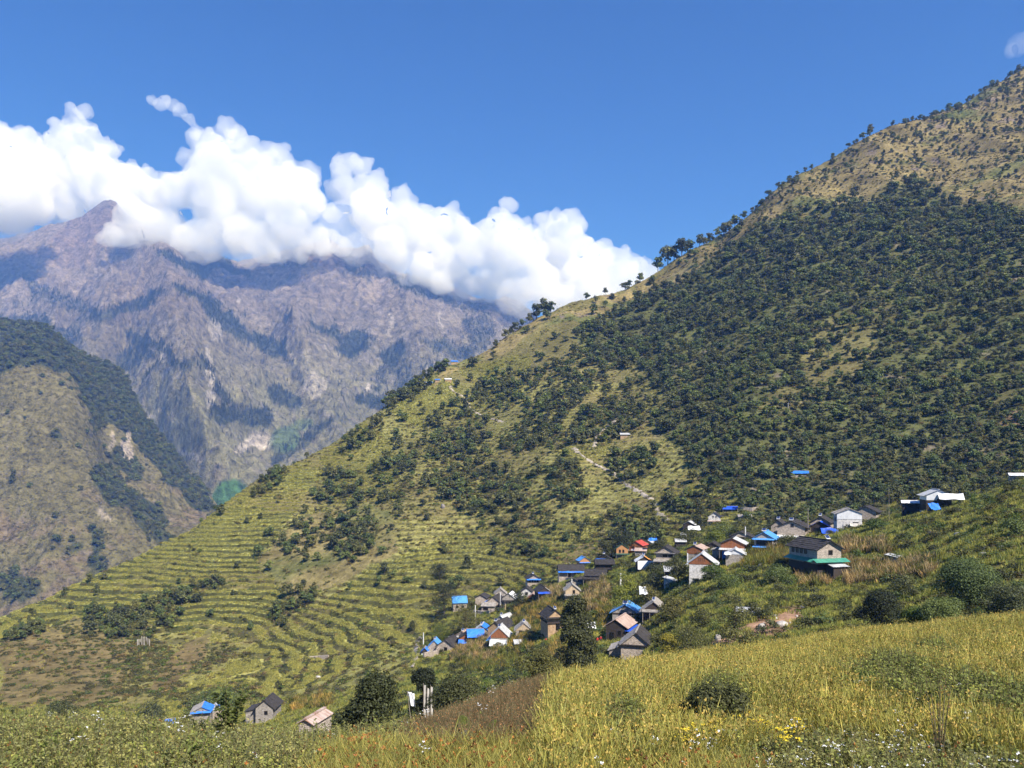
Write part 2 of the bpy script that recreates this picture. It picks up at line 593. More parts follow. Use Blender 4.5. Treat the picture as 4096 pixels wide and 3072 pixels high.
# masks in picture coordinates of the smooth surface
FOREST = [([(612, 312), (645, 300), (700, 272), (735, 250), (790, 217), (850, 207), (900, 185), (960, 205), (1024, 215), (1140, 220), (1140, 470),
            (1024, 474), (960, 500), (880, 510), (800, 528), (752, 530), (735, 512), (700, 470), (672, 448), (650, 430), (668, 400), (640, 372), (590, 352), (575, 338)], 1.0)]
CLEAR = [(838, 352, 42, 32, -30, 0.85), (800, 395, 45, 14, -15, 0.7), (655, 405, 40, 16, -20, 0.6), (690, 375, 30, 14, -30, 0.6), (870, 318, 34, 14, -20, 0.6),
         (905, 250, 30, 12, -30, 0.5), (770, 292, 20, 10, 0, 0.5), (742, 340, 26, 10, -20, 0.5), (1010, 395, 30, 12, -20, 0.5), (1000, 455, 30, 10, -20, 0.5)]
WOOD = [(530, 436, 34, 16, -25, 1), (480, 490, 46, 24, 10, 1), (568, 482, 18, 24, 0, 1), (350, 532, 26, 32, 25, 1), (300, 600, 22, 11, -35, 1), (285, 615, 18, 9, -35, 1), (452, 452, 26, 12, 0, .7),
        (395, 468, 24, 10, -20, .8), (605, 430, 40, 20, -20, .8), (130, 640, 26, 26, 0, 1), (170, 612, 16, 16, -60, 1), (95, 622, 16, 14, 0, .8), (205, 590, 20, 10, -30, .7), (500, 384, 30, 10, -25, .5), (560, 400, 40, 14, -25, .8),
        (430, 372, 16, 7, -25, 1), (620, 350, 40, 20, -15, .9), (340, 490, 26, 10, -20, .7), (300, 540, 22, 14, -40, .6), (405, 398, 22, 6, -30, .8), (360, 440, 30, 7, -32, .9), (270, 483, 22, 6, -32, 1), (215, 660, 30, 7, -25, .7),
        (630, 470, 26, 16, 0, .7), (640, 540, 22, 14, 0, .9), (690, 505, 26, 10, 0, .8), (220, 698, 40, 14, -18, .9), (20, 640, 26, 10, -20, .6), (160, 662, 14, 18, 0, .8), (530, 555, 20, 6, 0, .5), (455, 590, 26, 5, 0, .4)]
SHRUB = [([(560, 340), (700, 300), (760, 500), (640, 545), (480, 545), (330, 560), (262, 600), (255, 560), (300, 490), (340, 465), (400, 430), (450, 405), (520, 380)], 0.55),
         ([(0, 640), (80, 615), (190, 590), (250, 620), (200, 690), (90, 712), (0, 712)], 0.5)]
TAN = [([(430, 388), (458, 358), (514, 334), (546, 316), (616, 292), (650, 276), (727, 234), (735, 246), (713, 266), (685, 289), (640, 300), (600, 317), (553, 326), (513, 348), (470, 366)], 1.0),
       ([(735, 246), (760, 205), (833, 155), (893, 124), (1024, 66), (1140, 10), (1140, 200), (1024, 205), (960, 200), (900, 180), (850, 200), (790, 212)], 0.9),
       ([(0, 640), (80, 615), (130, 640), (120, 700), (0, 712)], 0.75), ([(255, 560), (300, 520), (345, 500), (395, 505), (400, 545), (330, 590), (290, 600)], 0.7),
       ([(555, 566), (562, 548), (600, 540), (625, 545), (612, 562), (580, 572)], 1.0), ([(150, 695), (175, 650), (215, 625), (205, 655), (170, 690)], 0.9)]
TERR = [([(-100, 660), (0, 610), (100, 565), (222, 495), (262, 478), (292, 460), (330, 470), (300, 500), (262, 560), (290, 600), (270, 640), (200, 640), (120, 615), (60, 625), (-20, 650)], 1.0),
        ([(300, 610), (380, 560), (480, 530), (600, 515), (760, 480), (760, 545), (600, 560), (520, 600), (420, 640), (330, 680), (250, 700), (100, 725), (220, 670)], 0.85),
        ([(385, 412), (420, 375), (455, 380), (478, 412), (420, 424)], 1.0), ([(462, 396), (520, 378), (522, 392), (483, 406)], 1.0), ([(455, 362), (530, 352), (535, 372), (470, 380)], .6),
        ([(320, 455), (360, 425), (390, 440), (400, 500), (330, 500)], 0.6), ([(560, 450), (610, 440), (600, 462), (560, 466)], 1.0), ([(640, 500), (730, 470), (735, 500), (660, 525)], 1.0), ([(340, 480), (380, 470), (385, 490), (345, 500)], .9)]

U_, V_ = HU, HV0
far = sstep(7.6, 8.4, ridx + 2.3 * sstep(455, 395, HU))                      # 1 on the big hill, 0 on the village spur
forest = zone(U_, V_, FOREST, warp=9, seed=21) * far * (ridx < 12.2)
forest *= 1 - zone(U_, V_, (), CLEAR, warp=12, seed=24)
tan = zone(U_, V_, TAN, warp=8, seed=31)
terr = zone(U_, V_, TERR, warp=8, seed=41)
terr = np.maximum(terr, (1 - far) * 0.85 * (ridx > 4.8) * (0.45 + 0.55 * sstep(-.25, .25, fbm2(HX / 22.0, HY / 22.0, 3, 43))))
terr = np.maximum(terr, 0.35 * far * (U_ < 730) * (V_ > 380) * (1 - forest))
terr *= (1 - forest) * (1 - 0.85 * tan * far)
shrub = np.maximum(zone(U_, V_, SHRUB, warp=8, seed=51) * sstep(-.15, .35, fbm2(HX / 34.0, HY / 34.0, 3, 53)), zone(U_, V_, (), WOOD, warp=8, seed=51))

# relief
nbig = fbm2(HX / 95.0, HY / 95.0, 4, 61)
nrid = fbm2(HX / 60.0 + HY / 190.0, HY / 150.0 - HX / 400.0, 4, 71, ridged=True)
edge = sstep(12.0, 11.3, ridx) * sstep(8.0, 9.0, ridx)
scale_h = np.clip((HY - 250) / 450, 0, 1)
HZ = HZ + edge * scale_h * (9 * nbig + 9 * (nrid - 0.3)) * (0.4 + 0.6 * sstep(450, 700, HU))
HZ = HZ + sstep(10.5, 12, ridx) * fbm2(HX / 22.0, HY / 22.0, 3, 77) * 2.2
near_n = fbm2(HX / 26.0, HY / 26.0, 4, 81)
HZ = HZ + (1 - far) * sstep(4.2, 5.0, ridx) * 0.9 * near_n
HZ = HZ + far * 0.8 * fbm2(HX / 9.0, HY / 9.0, 3, 83) * (ridx < 12.5)


def terrace(z, h, wob, a, lip):
    ph = z / h + wob
    k = np.floor(ph); fr = ph - k
    g = np.where(fr < a, lip * fr / a, lip + (1 - lip) * (fr - a) / (1 - a))
    return (k + g - wob) * h, fr


phn = HY / 7.5 + 0.14 * HZ + 1.1 * fbm2(HX / 30.0, HY / 30.0, 3, 91) + 0.25 * fbm2(HX / 7.0, HY / 7.0, 2, 92)
frn = phn - np.floor(phn)
zn = HZ + 0.9 * (np.where(frn < .64, .3 * frn / .64, .3 + .7 * (frn - .64) / .36) - frn)
zf, frf = terrace(HZ, 2.0, (0.9 * fbm2(HX / 80.0, HY / 80.0, 2, 93) + 0.55 * fbm2(HX / 26.0, HY / 26.0, 2, 94) + 0.16 * fbm2(HX / 6.0, HY / 6.0, 2, 95)), 0.6, 0.12)
wf = np.maximum(sstep(230, 300, HY), far)
zt = zn * (1 - wf) + zf * wf
frac = np.where(wf > 0.5, frf, frn)
ta = np.clip(terr * 1.3, 0, 1)
HZ = HZ * (1 - ta) + zt * ta
HVV = HV - HZ / HY * F
HP = np.stack([HX, HY, HZ], -1)

# colours (albedo)
n1 = fbm2(HX / 30.0, HY / 30.0, 4, 101)[..., None]
n2 = fbm2(HX / 7.0, HY / 7.0, 3, 103)[..., None]
n3 = fbm2(HX / 55.0, HY / 25.0, 3, 105)[..., None]
crop = np.array([0.36, 0.345, 0.1]) * (1 + 0.25 * n1) + np.array([0.03, -0.01, 0.0]) * n3
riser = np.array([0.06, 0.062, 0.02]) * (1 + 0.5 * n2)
grass = np.array([0.145, 0.128, 0.05]) * (1 + 0.35 * n1 + 0.25 * n2)
dry = np.array([0.19, 0.152, 0.066]) * (1 + 0.35 * n1 + 0.5 * n2) + np.array([-0.06, -0.02, -0.02]) * sstep(0.0, 0.4, n3)
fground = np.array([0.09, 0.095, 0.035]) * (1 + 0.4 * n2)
brown = np.array([0.15, 0.098, 0.05]) * (1 + 0.3 * n2)
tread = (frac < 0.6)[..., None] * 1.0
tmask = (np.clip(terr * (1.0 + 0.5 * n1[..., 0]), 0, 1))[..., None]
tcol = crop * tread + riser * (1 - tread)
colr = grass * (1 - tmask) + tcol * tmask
fallow = sstep(0.1, 0.5, n3 + 0.3 * n2)
colr = colr * (1 - 0.6 * fallow * far[..., None]) + (dry * 0.5 + brown * 0.5) * 0.6 * fallow * far[..., None]
dm = np.clip(tan * 1.1, 0, 1)[..., None]
lowb = sstep(340, 300, HY)[..., None]
dry = dry * (1 - lowb) + np.array([0.15, 0.112, 0.05]) * (1 + 0.5 * n2) * lowb
colr = colr * (1 - dm) + dry * dm
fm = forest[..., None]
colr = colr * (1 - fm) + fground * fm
rock = sstep(0.42, 0.62, fbm2(HX / 14.0 + HZ / 30, HZ / 9.0, 4, 111)) * far * (tan + 0.5 * forest + 0.2)
rock = np.clip(rock * (U_ > 560), 0, 0.9)[..., None]
colr = colr * (1 - rock) + np.array([0.19, 0.15, 0.125]) * (1 + 0.4 * n2) * rock
# bare landslip below the near trees
slip = zone(U_, V_, (), [(770, 622, 34, 13, -25, 1), (735, 634, 30, 11, -20, 1), (790, 612, 16, 8, -10, .8), (1012, 592, 14, 22, 20, .8), (1015, 420, 16, 10, -20, .6)], warp=7, seed=121)[..., None]
colr = colr * (1 - slip) + np.array([0.33, 0.2, 0.125]) * (1 + 0.5 * n2) * slip
colr = np.clip(colr, 0.012, 0.8)
nr = len(HY)
g = np.arange(nr * NC).reshape(nr, NC)
faces = np.stack([g[:-1, :-1], g[:-1, 1:], g[1:, 1:], g[1:, :-1]], -1).reshape(-1, 4)
M_HILL = ground_mat('hillside_ground', 2.2, 0.4, 0.6, 0.8)
me = mesh_np('hillside', HP.reshape(-1, 3), faces, [M_HILL], smooth=True)
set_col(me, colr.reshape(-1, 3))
hillside = tag(add_obj('hillside', me), 'terraced hillside and wooded mountain slope', None, kind='structure')

# ---- near field
spec_n = [(0, 1, 10), (1, 2, 50), (2, 3, 70), (3, 4, 16)]
NYr = build_rows(spec_n)[:, ::2]
NZ = base_z(build_rows(spec_n))[:, ::2]
NUc = np.broadcast_to(US[::2], NYr.shape)
NX = (NUc - 512) / F * NYr
lastz = NZ[-1].copy()
fade = sstep(4.0, 3.2, np.concatenate([np.full(n, a) + np.arange(n) / n for a, b, n in spec_n] + [[4]]))[:, None]
NZ = NZ + fade * (0.12 * fbm2(NX / 1.6, NYr / 1.6, 3, 131) + 0.25 * fbm2(NX / 6.0, NYr / 6.0, 2, 133)) * sstep(1.5, 6, NYr)
NP = np.stack([NX, NYr, NZ], -1)
NV = HV - NZ / NYr * F
nn1 = fbm2(NX / 3.0, NYr / 3.0, 4, 141)[..., None]
ncol = np.array([0.085, 0.075, 0.03]) * (1 + 0.5 * nn1)
g = np.arange(NYr.size).reshape(NYr.shape)
faces = np.stack([g[:-1, :-1], g[:-1, 1:], g[1:, 1:], g[1:, :-1]], -1).reshape(-1, 4)
M_NEAR = ground_mat('field_soil', 0.3, 0.5, 0.5, 0.1)
me = mesh_np('near_field', NP.reshape(-1, 3), faces, [M_NEAR], smooth=True)
set_col(me, np.clip(ncol, 0.01, 0.6).reshape(-1, 3))
near_field = tag(add_obj('near_field', me), 'sloping field ground under the crops', None, kind='structure')

# ---- finding the ground under a pixel
def hit(u, v, ymin=60.0, ymax=1e9):
    c = int(np.clip(round((u - US[0]) / 1.6), 0, NC - 1))
    vv = HVV[:, c]; yy = HY[:, c]
    ok = (vv <= v) & (yy >= ymin) & (yy <= ymax)
    if not ok.any():
        i = int(np.argmin(np.abs(vv - v) + 1e6 * (yy < ymin)))
        Y = yy[i]
    else:
        i = int(np.argmax(ok))
        if i > 0 and vv[i - 1] > v:
            t = (vv[i - 1] - v) / (vv[i - 1] - vv[i] + 1e-9)
            Y = yy[i - 1] + t * (yy[i] - yy[i - 1])
        else:
            Y = yy[i]
    return np.array([(u - 512) / F * Y, Y, ground_z((u - 512) / F * Y, Y)])


def ground_z(x, y):
    """height of the ground sheet at a point"""
    u = 512 + x / y * F
    if y < Yk[4][int(np.clip((u - US[0]) / 1.6, 0, NC - 1))]:
        U2, GY, GZ, st = US[::2], NYr, NZ, 3.2
    else:
        U2, GY, GZ, st = US, HY, HZ, 1.6
    f = np.clip((u - US[0]) / st, 0, len(U2) - 1.001); i = int(f); t = f - i
    return float(np.interp(y, GY[:, i], GZ[:, i]) * (1 - t) + np.interp(y, GY[:, i + 1], GZ[:, i + 1]) * t)


def nhit(u, v):
    """first near-field ground point seen at a pixel"""
    c = int(np.clip(round((u - US[0]) / 3.2), 0, NV.shape[1] - 1))
    vv = NV[:, c]
    i = int(np.argmax(vv <= v)) if (vv <= v).any() else len(vv) - 1
    Y = NYr[i, c]
    x = (u - 512) / F * Y
    return np.array([x, Y, ground_z(x, Y)])


def grid_scatter(P, dens, n, seed):
    """random points on grid P (R,C,3); dens per vertex; probability ~ area * density; returns points and (u,v)"""
    r = np.random.default_rng(seed)
    a = np.linalg.norm(np.cross(P[1:, :-1] - P[:-1, :-1], P[:-1, 1:] - P[:-1, :-1]), axis=-1)
    d = 0.25 * (dens[1:, :-1] + dens[:-1, :-1] + dens[:-1, 1:] + dens[1:, 1:])
    w = (a * d).ravel(); cw = np.cumsum(w)
    k = np.searchsorted(cw, r.uniform(0, cw[-1], n))
    i, j = np.unravel_index(np.clip(k, 0, len(w) - 1), a.shape)
    s, t = r.uniform(0, 1, n)[:, None], r.uniform(0, 1, n)[:, None]
    p = (P[i, j] * (1 - s) * (1 - t) + P[i + 1, j] * s * (1 - t) + P[i, j + 1] * (1 - s) * t + P[i + 1, j + 1] * s * t)
    return p


def thin(p, dist, seed=0):
    """drop points that stand closer than dist(p) on a coarse grid"""
    keep = []; cell = {}
    for k, q in enumerate(p):
        d = dist(q) if callable(dist) else dist
        key = (int(q[0] // d), int(q[1] // d), round(d, 1))
        if key in cell:
            continue
        cell[key] = 1; keep.append(k)
    return p[keep]


# ------------------------------------------------------------------ far mountains
def mountain(name, rings, nrow, ucols, seed, amp, colf, matn, rough_r=1.0, gul=1.0, label=None):
    """rings: list of [(u,v,Y)...] from the foot to the crest and behind"""
    uc = ucols
    Ys, Zs = [], []
    for rg in rings:
        p = np.array(rg, float)
        v = np.interp(uc, p[:, 0], p[:, 1]); y = np.interp(uc, p[:, 0], p[:, 2])
        Ys.append(y); Zs.append((HV - v) / F * y)
    Ys = np.array(Ys); Zs = np.array(Zs)
    rows = []
    rid = []
    for k, n in enumerate(nrow):
        for t in np.arange(n) / n:
            rows.append((k, t)); rid.append(k + t)
    rows.append((len(nrow) - 1, 1.0)); rid.append(len(nrow))
    Y = np.array([Ys[k] * (1 - t) + Ys[k + 1] * t for k, t in rows])
    Z = np.array([Zs[k] * (1 - t) + Zs[k + 1] * t for k, t in rows])
    U = np.broadcast_to(uc, Y.shape); X = (U - 512) / F * Y
    rid = np.array(rid)[:, None] * np.ones_like(Y)
    return X, Y, Z, U, rid


def finish_mountain(name, X, Y, Z, col, mat, label):
    P = np.stack([X, Y, Z], -1)
    g = np.arange(X.size).reshape(X.shape)
    faces = np.stack([g[:-1, :-1], g[:-1, 1:], g[1:, 1:], g[1:, :-1]], -1).reshape(-1, 4)
    me = mesh_np(name, P.reshape(-1, 3), faces, [mat], smooth=True)
    set_col(me, np.clip(col, 0.01, 0.8).reshape(-1, 3))
    tag(add_obj(name, me), label, None, kind='structure')
    return P


def slope_of(X, Y, Z):
    dz = np.gradient(Z); dy = np.gradient(Y, axis=0); dx = np.gradient(X, axis=1)
    sy = dz[0] / (dy + 1e-6); sx = dz[1] / (dx + 1e-6)
    return np.sqrt(sx ** 2 + sy ** 2), sx


ucC = np.arange(-110, 330, 1.5)
C_foot = [(-110, 720, 900), (0, 680, 950), (93, 640, 1000), (185, 590, 1050), (222, 560, 1080), (330, 540, 1100)]
C_low = [(-110, 520, 1180), (0, 505, 1200), (60, 505, 1210), (105, 512, 1220), (150, 540, 1200), (190, 560, 1180), (222, 548, 1200), (330, 560, 1220)]
C_mid = [(-110, 395, 1420), (0, 374, 1450), (15, 368, 1460), (34, 362, 1480), (55, 366, 1490), (72, 376, 1500), (88, 402, 1500), (97, 430, 1490), (103, 460, 1470), (125, 490, 1450),
         (160, 515, 1430), (190, 530, 1400), (222, 532, 1380), (330, 556, 1380)]
C_crest = [(-110, 318, 1800), (0, 322, 1820), (30, 323, 1830), (48, 326, 1840), (60, 336, 1840), (75, 352, 1840), (95, 358, 1840), (115, 368, 1830), (127, 378, 1820), (134, 395, 1800), (143, 415, 1780),
           (162, 436, 1760), (185, 466, 1720), (204, 487, 1690), (217, 503, 1660), (230, 525, 1640), (330, 552, 1600)]
C_back = [(u, v + 60, y + 350) for u, v, y in C_crest]
X, Y, Z, U, rid = mountain('C', [C_foot, C_low, C_mid, C_crest, C_back], [50, 90, 90, 14], ucC, 0, 0, None, None)
rd = fbm2(X / 120.0 + 3, (Y + Z) / 210.0, 5, 201, gain=0.55, ridged=True)
fade = sstep(3.0, 2.7, rid) * 0.85 + 0.15
Z = Z + fade * (32 * (rd - 0.2) + 7 * fbm2(X / 28.0, (Y + Z) / 28.0, 4, 203, gain=.6))
V = HV - Z / Y * F
c_n = fbm2(X / 60.0, (Y + Z) / 60.0, 4, 205)[..., None]; c_f = fbm2(X / 14.0, (Y + Z) / 9.0, 4, 207, gain=.65)[..., None]
col = np.array([0.165, 0.148, 0.068]) * (1 + 0.3 * c_n + 0.35 * c_f)
bro = sstep(0.0, 0.45, c_n + 0.5 * c_f)
bro = bro * sstep(440, 520, V)[..., None]
col = col * (1 - 0.7 * bro) + np.array([0.17, 0.125, 0.09]) * 0.7 * bro
rk = sstep(0.35, 0.6, c_f + 0.25 * c_n)
col = col * (1 - 0.65 * rk) + np.array([0.2, 0.175, 0.155]) * 0.65 * rk
C_WOOD = [([(-120, 380), (-120, 300), (48, 315), (75, 345), (127, 366), (150, 420), (220, 510), (195, 512), (160, 475), (130, 440), (112, 425), (98, 432), (86, 402), (70, 377), (34, 363), (14, 369), (0, 374)], 1.0)]
C_EL = [(110, 485, 12, 22, -30, 1), (140, 505, 30, 9, 30, 1), (125, 465, 22, 10, 40, .9), (95, 540, 7, 16, 0, 1), (93, 560, 9, 8, 0, 1), (18, 588, 26, 14, 10, 1), (75, 545, 5, 8, 0, .8), (55, 435, 6, 6, 0, .8), (160, 535, 30, 8, 35, .9), (205, 550, 16, 6, 30, .7), (95, 572, 10, 10, 0, .6)]
cw = zone(U, V, C_WOOD, C_EL, warp=7, seed=211, wl=18)
cw = cw * (rid > 0.3)
col = col * (1 - cw[..., None]) + np.array([0.055, 0.065, 0.03]) * cw[..., None]
wr = zone(U, V, (), [(125, 447, 5, 16, 20, .9), (132, 456, 4, 10, 0, .9), (112, 440, 3, 12, 0, .7), (205, 540, 18, 4, 25, .7), (105, 515, 8, 4, 40, .6), (165, 560, 10, 4, 40, .6)], warp=6, seed=215, wl=9)[..., None]
col = col * (1 - wr) + np.array([0.42, 0.36, 0.31]) * (1 + .4 * c_f) * wr
M_C = ground_mat('spur_ground', 9.0, 0.6, 1.0, 9.0)
CP = finish_mountain('valley_spur', X, Y, Z, col, M_C, 'grassy valley spur with dark woods')
C_w = cw

ucD = np.arange(-130, 720, 1.5)
D2_sky = [(-130, 236, 5200), (0, 240, 5200), (50, 225, 5200), (78, 219, 5200), (92, 210, 5200), (104, 202, 5200), (110, 199, 5200), (116, 202, 5200), (128, 216, 5200), (160, 236, 5100), (240, 262, 5000),
          (290, 250, 4900), (318, 243, 4900), (327, 237, 4900), (333, 241, 4900), (340, 248, 4900), (352, 248, 4900), (369, 245, 4900), (380, 262, 4900), (400, 272, 4900), (430, 281, 4900), (455, 288, 4900), (475, 299, 4900),
          (490, 300, 4900), (505, 297, 4900), (515, 299, 4900), (527, 309, 4900), (548, 324, 4900), (600, 350, 4900), (720, 380, 4900)]
D_foot = [(-130, 560, 2500), (0, 550, 2500), (150, 540, 2500), (222, 530, 2500), (300, 500, 2500), (400, 470, 2600), (550, 420, 2800), (720, 420, 3000)]
D_mid = [(-130, 380, 3600), (0, 380, 3600), (80, 375, 3600), (160, 400, 3300), (240, 400, 3300), (320, 395, 3400), (400, 372, 3600), (470, 360, 3800), (550, 370, 4000), (720, 390, 4200)]
D_back = [(u, v + 25, y + 900) for u, v, y in D2_sky]
X, Y, Z, U, rid = mountain('D', [D_foot, D_mid, D2_sky, D_back], [120, 170, 10], ucD, 0, 0, None, None)
# spurs and gullies that run down the face
sp = np.zeros_like(X)
SPURS = [  # (crest u at top, v top, u at foot, v foot, half width px, height m, depth of crest)
    (160, 247, 215, 470, 75, 420), (160, 247, 40, 420, 55, 250), (290, 320, 330, 430, 36, 160), (405, 300, 440, 400, 46, 170), (490, 302, 470, 380, 34, 120), (60, 300, 20, 400, 40, 160)]
V = HV - Z / Y * F
for (u0, v0, u1, v1, hw, ht) in SPURS:
    t = np.clip((V - v0) / (v1 - v0), 0, 1.15)
    uc_ = u0 + (u1 - u0) * t
    d = np.abs(U - uc_) / (hw * (0.35 + 0.8 * t))
    top = sstep(-0.14, 0.03, (V - v0) / (v1 - v0))
    sp = np.maximum(sp, ht * np.exp(-d ** 1.5) * top * (0.5 + 0.5 * sstep(1.15, 0.6, t)))
sp_y = sp * 2.2                                   # spurs stand out towards the valley
Ynew = Y - sp_y
Z = Z * (Ynew / Y)                                # same direction, nearer: the rock simply stands further forward
X = (U - 512) / F * Ynew
Y = Ynew
rd = fbm2(X / 420.0 + 3, (Y + Z) / 900.0, 6, 221, gain=0.56, ridged=True)
rd2 = fbm2(X / 150.0 + 9, (Y + 1.3 * Z) / 420.0, 5, 223, gain=0.6, ridged=True)
fade = sstep(2.0, 1.7, rid) * 0.9 + 0.1
Z = Z + fade * sstep(0, 0.3, rid) * (115 * (rd - 0.25) + 62 * (rd2 - 0.2)) + sstep(1.4, 2.0, rid) * 16 * fbm2(X / 60.0, Y / 60.0, 4, 227, gain=.6)
V = HV - Z / Y * F
c_n = fbm2(X / 260.0, (Y + Z) / 260.0, 4, 231)[..., None]; c_f = fbm2(X / 60.0, (Y + Z) / 36.0, 5, 233, gain=.66)[..., None]
hi = sstep(420, 280, V)[..., None]
col = (np.array([0.215, 0.205, 0.118]) * (1 - hi) + np.array([0.215, 0.175, 0.14]) * hi) * (1 + 0.3 * c_n + 0.4 * c_f)
rk = sstep(0.15, 0.5, c_f + 0.5 * (rd2[..., None] - 0.2))
col = col * (1 - 0.6 * rk) + np.array([0.235, 0.205, 0.2]) * 0.6 * rk
redp = zone(U, V, (), [(340, 258, 40, 14, 10, .7), (95, 225, 40, 18, -20, .7), (75, 250, 30, 20, 0, .5)], warp=9, seed=239, wl=20)[..., None]
col = col * (1 - redp) + np.array([0.19, 0.135, 0.1]) * (1 + .3 * c_f) * redp
D_EL = [(245, 330, 60, 8, 35, .9), (200, 295, 26, 5, 25, .9), (210, 268, 50, 6, 15, .9), (120, 310, 45, 9, -22, .8), (20, 330, 60, 14, 10, .6), (60, 300, 40, 8, 25, .5), (350, 348, 22, 14, -20, .95), (330, 330, 20, 5, 30, .8), (395, 352, 12, 16, 0, .9), (455, 350, 30, 9, 10, .8),
        (425, 290, 40, 9, 25, .6), (280, 395, 16, 10, 20, .9), (250, 420, 22, 8, -10, .9), (230, 415, 22, 8, 20, .9), (215, 385, 5, 28, -25, .9), (190, 365, 28, 6, 10, .8), (150, 345, 30, 6, 20, .7), (375, 400, 16, 8, 0, .9), (400, 395, 30, 6, -30, .7),
        (300, 440, 40, 8, -30, .8), (130, 360, 22, 12, -30, .7), (355, 265, 12, 22, -20, .5), (285, 262, 26, 9, 10, .5), (480, 330, 14, 20, 0, .5)]
dw = zone(U, V, (), D_EL, warp=14, seed=241, wl=20)
dw = np.maximum(dw, 0.5 * sstep(0.38, 0.55, fbm2(X / 190.0 + 40, (Y + Z) / 300.0, 4, 243)) * sstep(270, 330, V))
col = col * (1 - dw[..., None]) + np.array([0.05, 0.06, 0.035]) * dw[..., None]
wr = zone(U, V, (), [(262, 440, 14, 8, -10, 1), (243, 447, 10, 5, -20, .8), (208, 372, 3, 24, -5, .8), (212, 400, 3, 10, 10, .7), (215, 330, 9, 12, 0, .55), (165, 350, 3, 14, 20, .5), (365, 390, 2, 8, 0, .9), (315, 385, 10, 14, -30, .6), (390, 330, 3, 16, 0, .5), (190, 455, 14, 4, 30, .5), (150, 415, 5, 3, 0, .8), (240, 300, 4, 2, 0, .8), (440, 320, 3, 9, 10, .5)], warp=7, seed=245, wl=9)[..., None]
col = col * (1 - wr) + np.array([0.5, 0.45, 0.41]) * (1 + .4 * c_f) * wr
gf = zone(U, V, (), [(228, 494, 18, 14, -20, 1), (285, 440, 16, 14, -30, .6), (300, 425, 14, 6, -20, .5)], warp=4, seed=247, wl=14)[..., None]
col = col * (1 - gf) + np.array([0.07, 0.16, 0.05]) * (1 + .3 * c_f) * gf
M_D = ground_mat('mountain_rock', 34.0, 0.6, 1.0, 42.0)
DP = finish_mountain('far_mountain', X, Y, Z, col, M_D, 'high rocky mountain across the valley')
D_w, D_V = dw, V

# ---- valley floor sheet that everything stands on, out to the horizon
mb = MB()
mb.poly([(-40000, 1500, -900), (40000, 1500, -900), (40000, 50000, -900), (-40000, 50000, -900)])
M_FLOOR = plain('valley_ground', (0.09, 0.09, 0.05), amp=0.3, scale=0.002)
tag(mb.build('valley_floor', M_FLOOR), 'deep valley floor', None, kind='structure')
# ------------------------------------------------------------------ plant prototypes
def leaf_quads(P, Nr, size, r, aspect=0.55, droop=0.0):
    n = len(P)
    Nr = Nr / (np.linalg.norm(Nr, axis=1, keepdims=True) + 1e-9)
    t = r.normal(size=(n, 3)); t[:, 2] -= droop
    t -= Nr * (t * Nr).sum(1, keepdims=True); t /= (np.linalg.norm(t, axis=1, keepdims=True) + 1e-9)
    b = np.cross(Nr, t)
    s = size[:, None]
    v = np.stack([P - t * s * 0.5, P + b * s * aspect * 0.5 + t * s * 0.05, P + t * s * 0.55 - Nr * s * 0.08, P - b * s * aspect * 0.5 + t * s * 0.05], 1).reshape(-1, 3)
    f = np.arange(n * 4).reshape(n, 4)
    return v, f


def lobes_points(r, lobes, n, shell=0.55):
    """points spread through the outer part of several lobes; lobes (k,6): centre, radii"""
    lobes = np.array(lobes, float)
    w = (lobes[:, 3] * lobes[:, 4]); w /= w.sum()
    k = r.choice(len(lobes), n, p=w)
    d = r.normal(size=(n, 3)); d /= np.linalg.norm(d, axis=1, keepdims=True)
    d[:, 2] = np.where(d[:, 2] < -0.45, -d[:, 2] * 0.5, d[:, 2])
    rad = shell + (1 - shell) * r.uniform(0, 1, n) ** 0.6
    P = lobes[k, :3] + d * lobes[k, 3:6] * rad[:, None]
    return P, d


def crown_mesh(name, seed, mat, n=420, lobes=None, size=(0.09, 0.16), H=1.0, base=0.28, wide=0.34, flat=1.0, aspect=0.7, nl=9, up=0.5):
    r = np.random.default_rng(seed)
    if lobes is None:
        lobes = []
        for i in range(nl):
            a = r.uniform(0, 6.283); q = r.uniform(0.1, 1)
            z = base + (H - base) * (0.2 + 0.62 * r.uniform(0, 1))
            rr = wide * (0.75 * (1 - ((z - base) / (H - base) - 0.35) ** 2)) * q
            s = r.uniform(0.13, 0.24) * (wide / 0.34)
            lobes.append((rr * math.cos(a), rr * math.sin(a), z, s, s, s * r.uniform(0.6, 0.85) * flat))
    P, d = lobes_points(r, lobes, n)
    Nr = d + r.normal(0, 0.45, (n, 3)); Nr[:, 2] += up
    v, f = leaf_quads(P, Nr, r.uniform(size[0], size[1], n), r, aspect)
    me = mesh_np(name, v, f, [mat])
    set_f(me, np.repeat(r.uniform(0, 1, n) ** 1.3, 4), 'var')
    return me


def trunk_mb(r, H=1.0, rad=0.022, limbs=5, top=0.62, spread=0.25, lean=0.05):
    mb = MB()
    lx, ly = r.normal(0, lean), r.normal(0, lean)
    mb.tube([(0, 0, -0.06), (lx * .3, ly * .3, top * .4), (lx, ly, top), (lx * 1.5, ly * 1.5, top * 1.3)], [rad * 1.25, rad, rad * .7, rad * .3], 6)
    for i in range(limbs):
        a = 6.283 * i / limbs + r.uniform(-.5, .5); z = top * r.uniform(.5, 1.0)
        s = spread * r.uniform(.6, 1.1)
        mb.tube([(lx * z / top, ly * z / top, z), (lx + s * .5 * math.cos(a), ly + s * .5 * math.sin(a), z + .1), (lx + s * math.cos(a), ly + s * math.sin(a), z + .24)], [rad * .55, rad * .4, rad * .15], 5)
    return mb


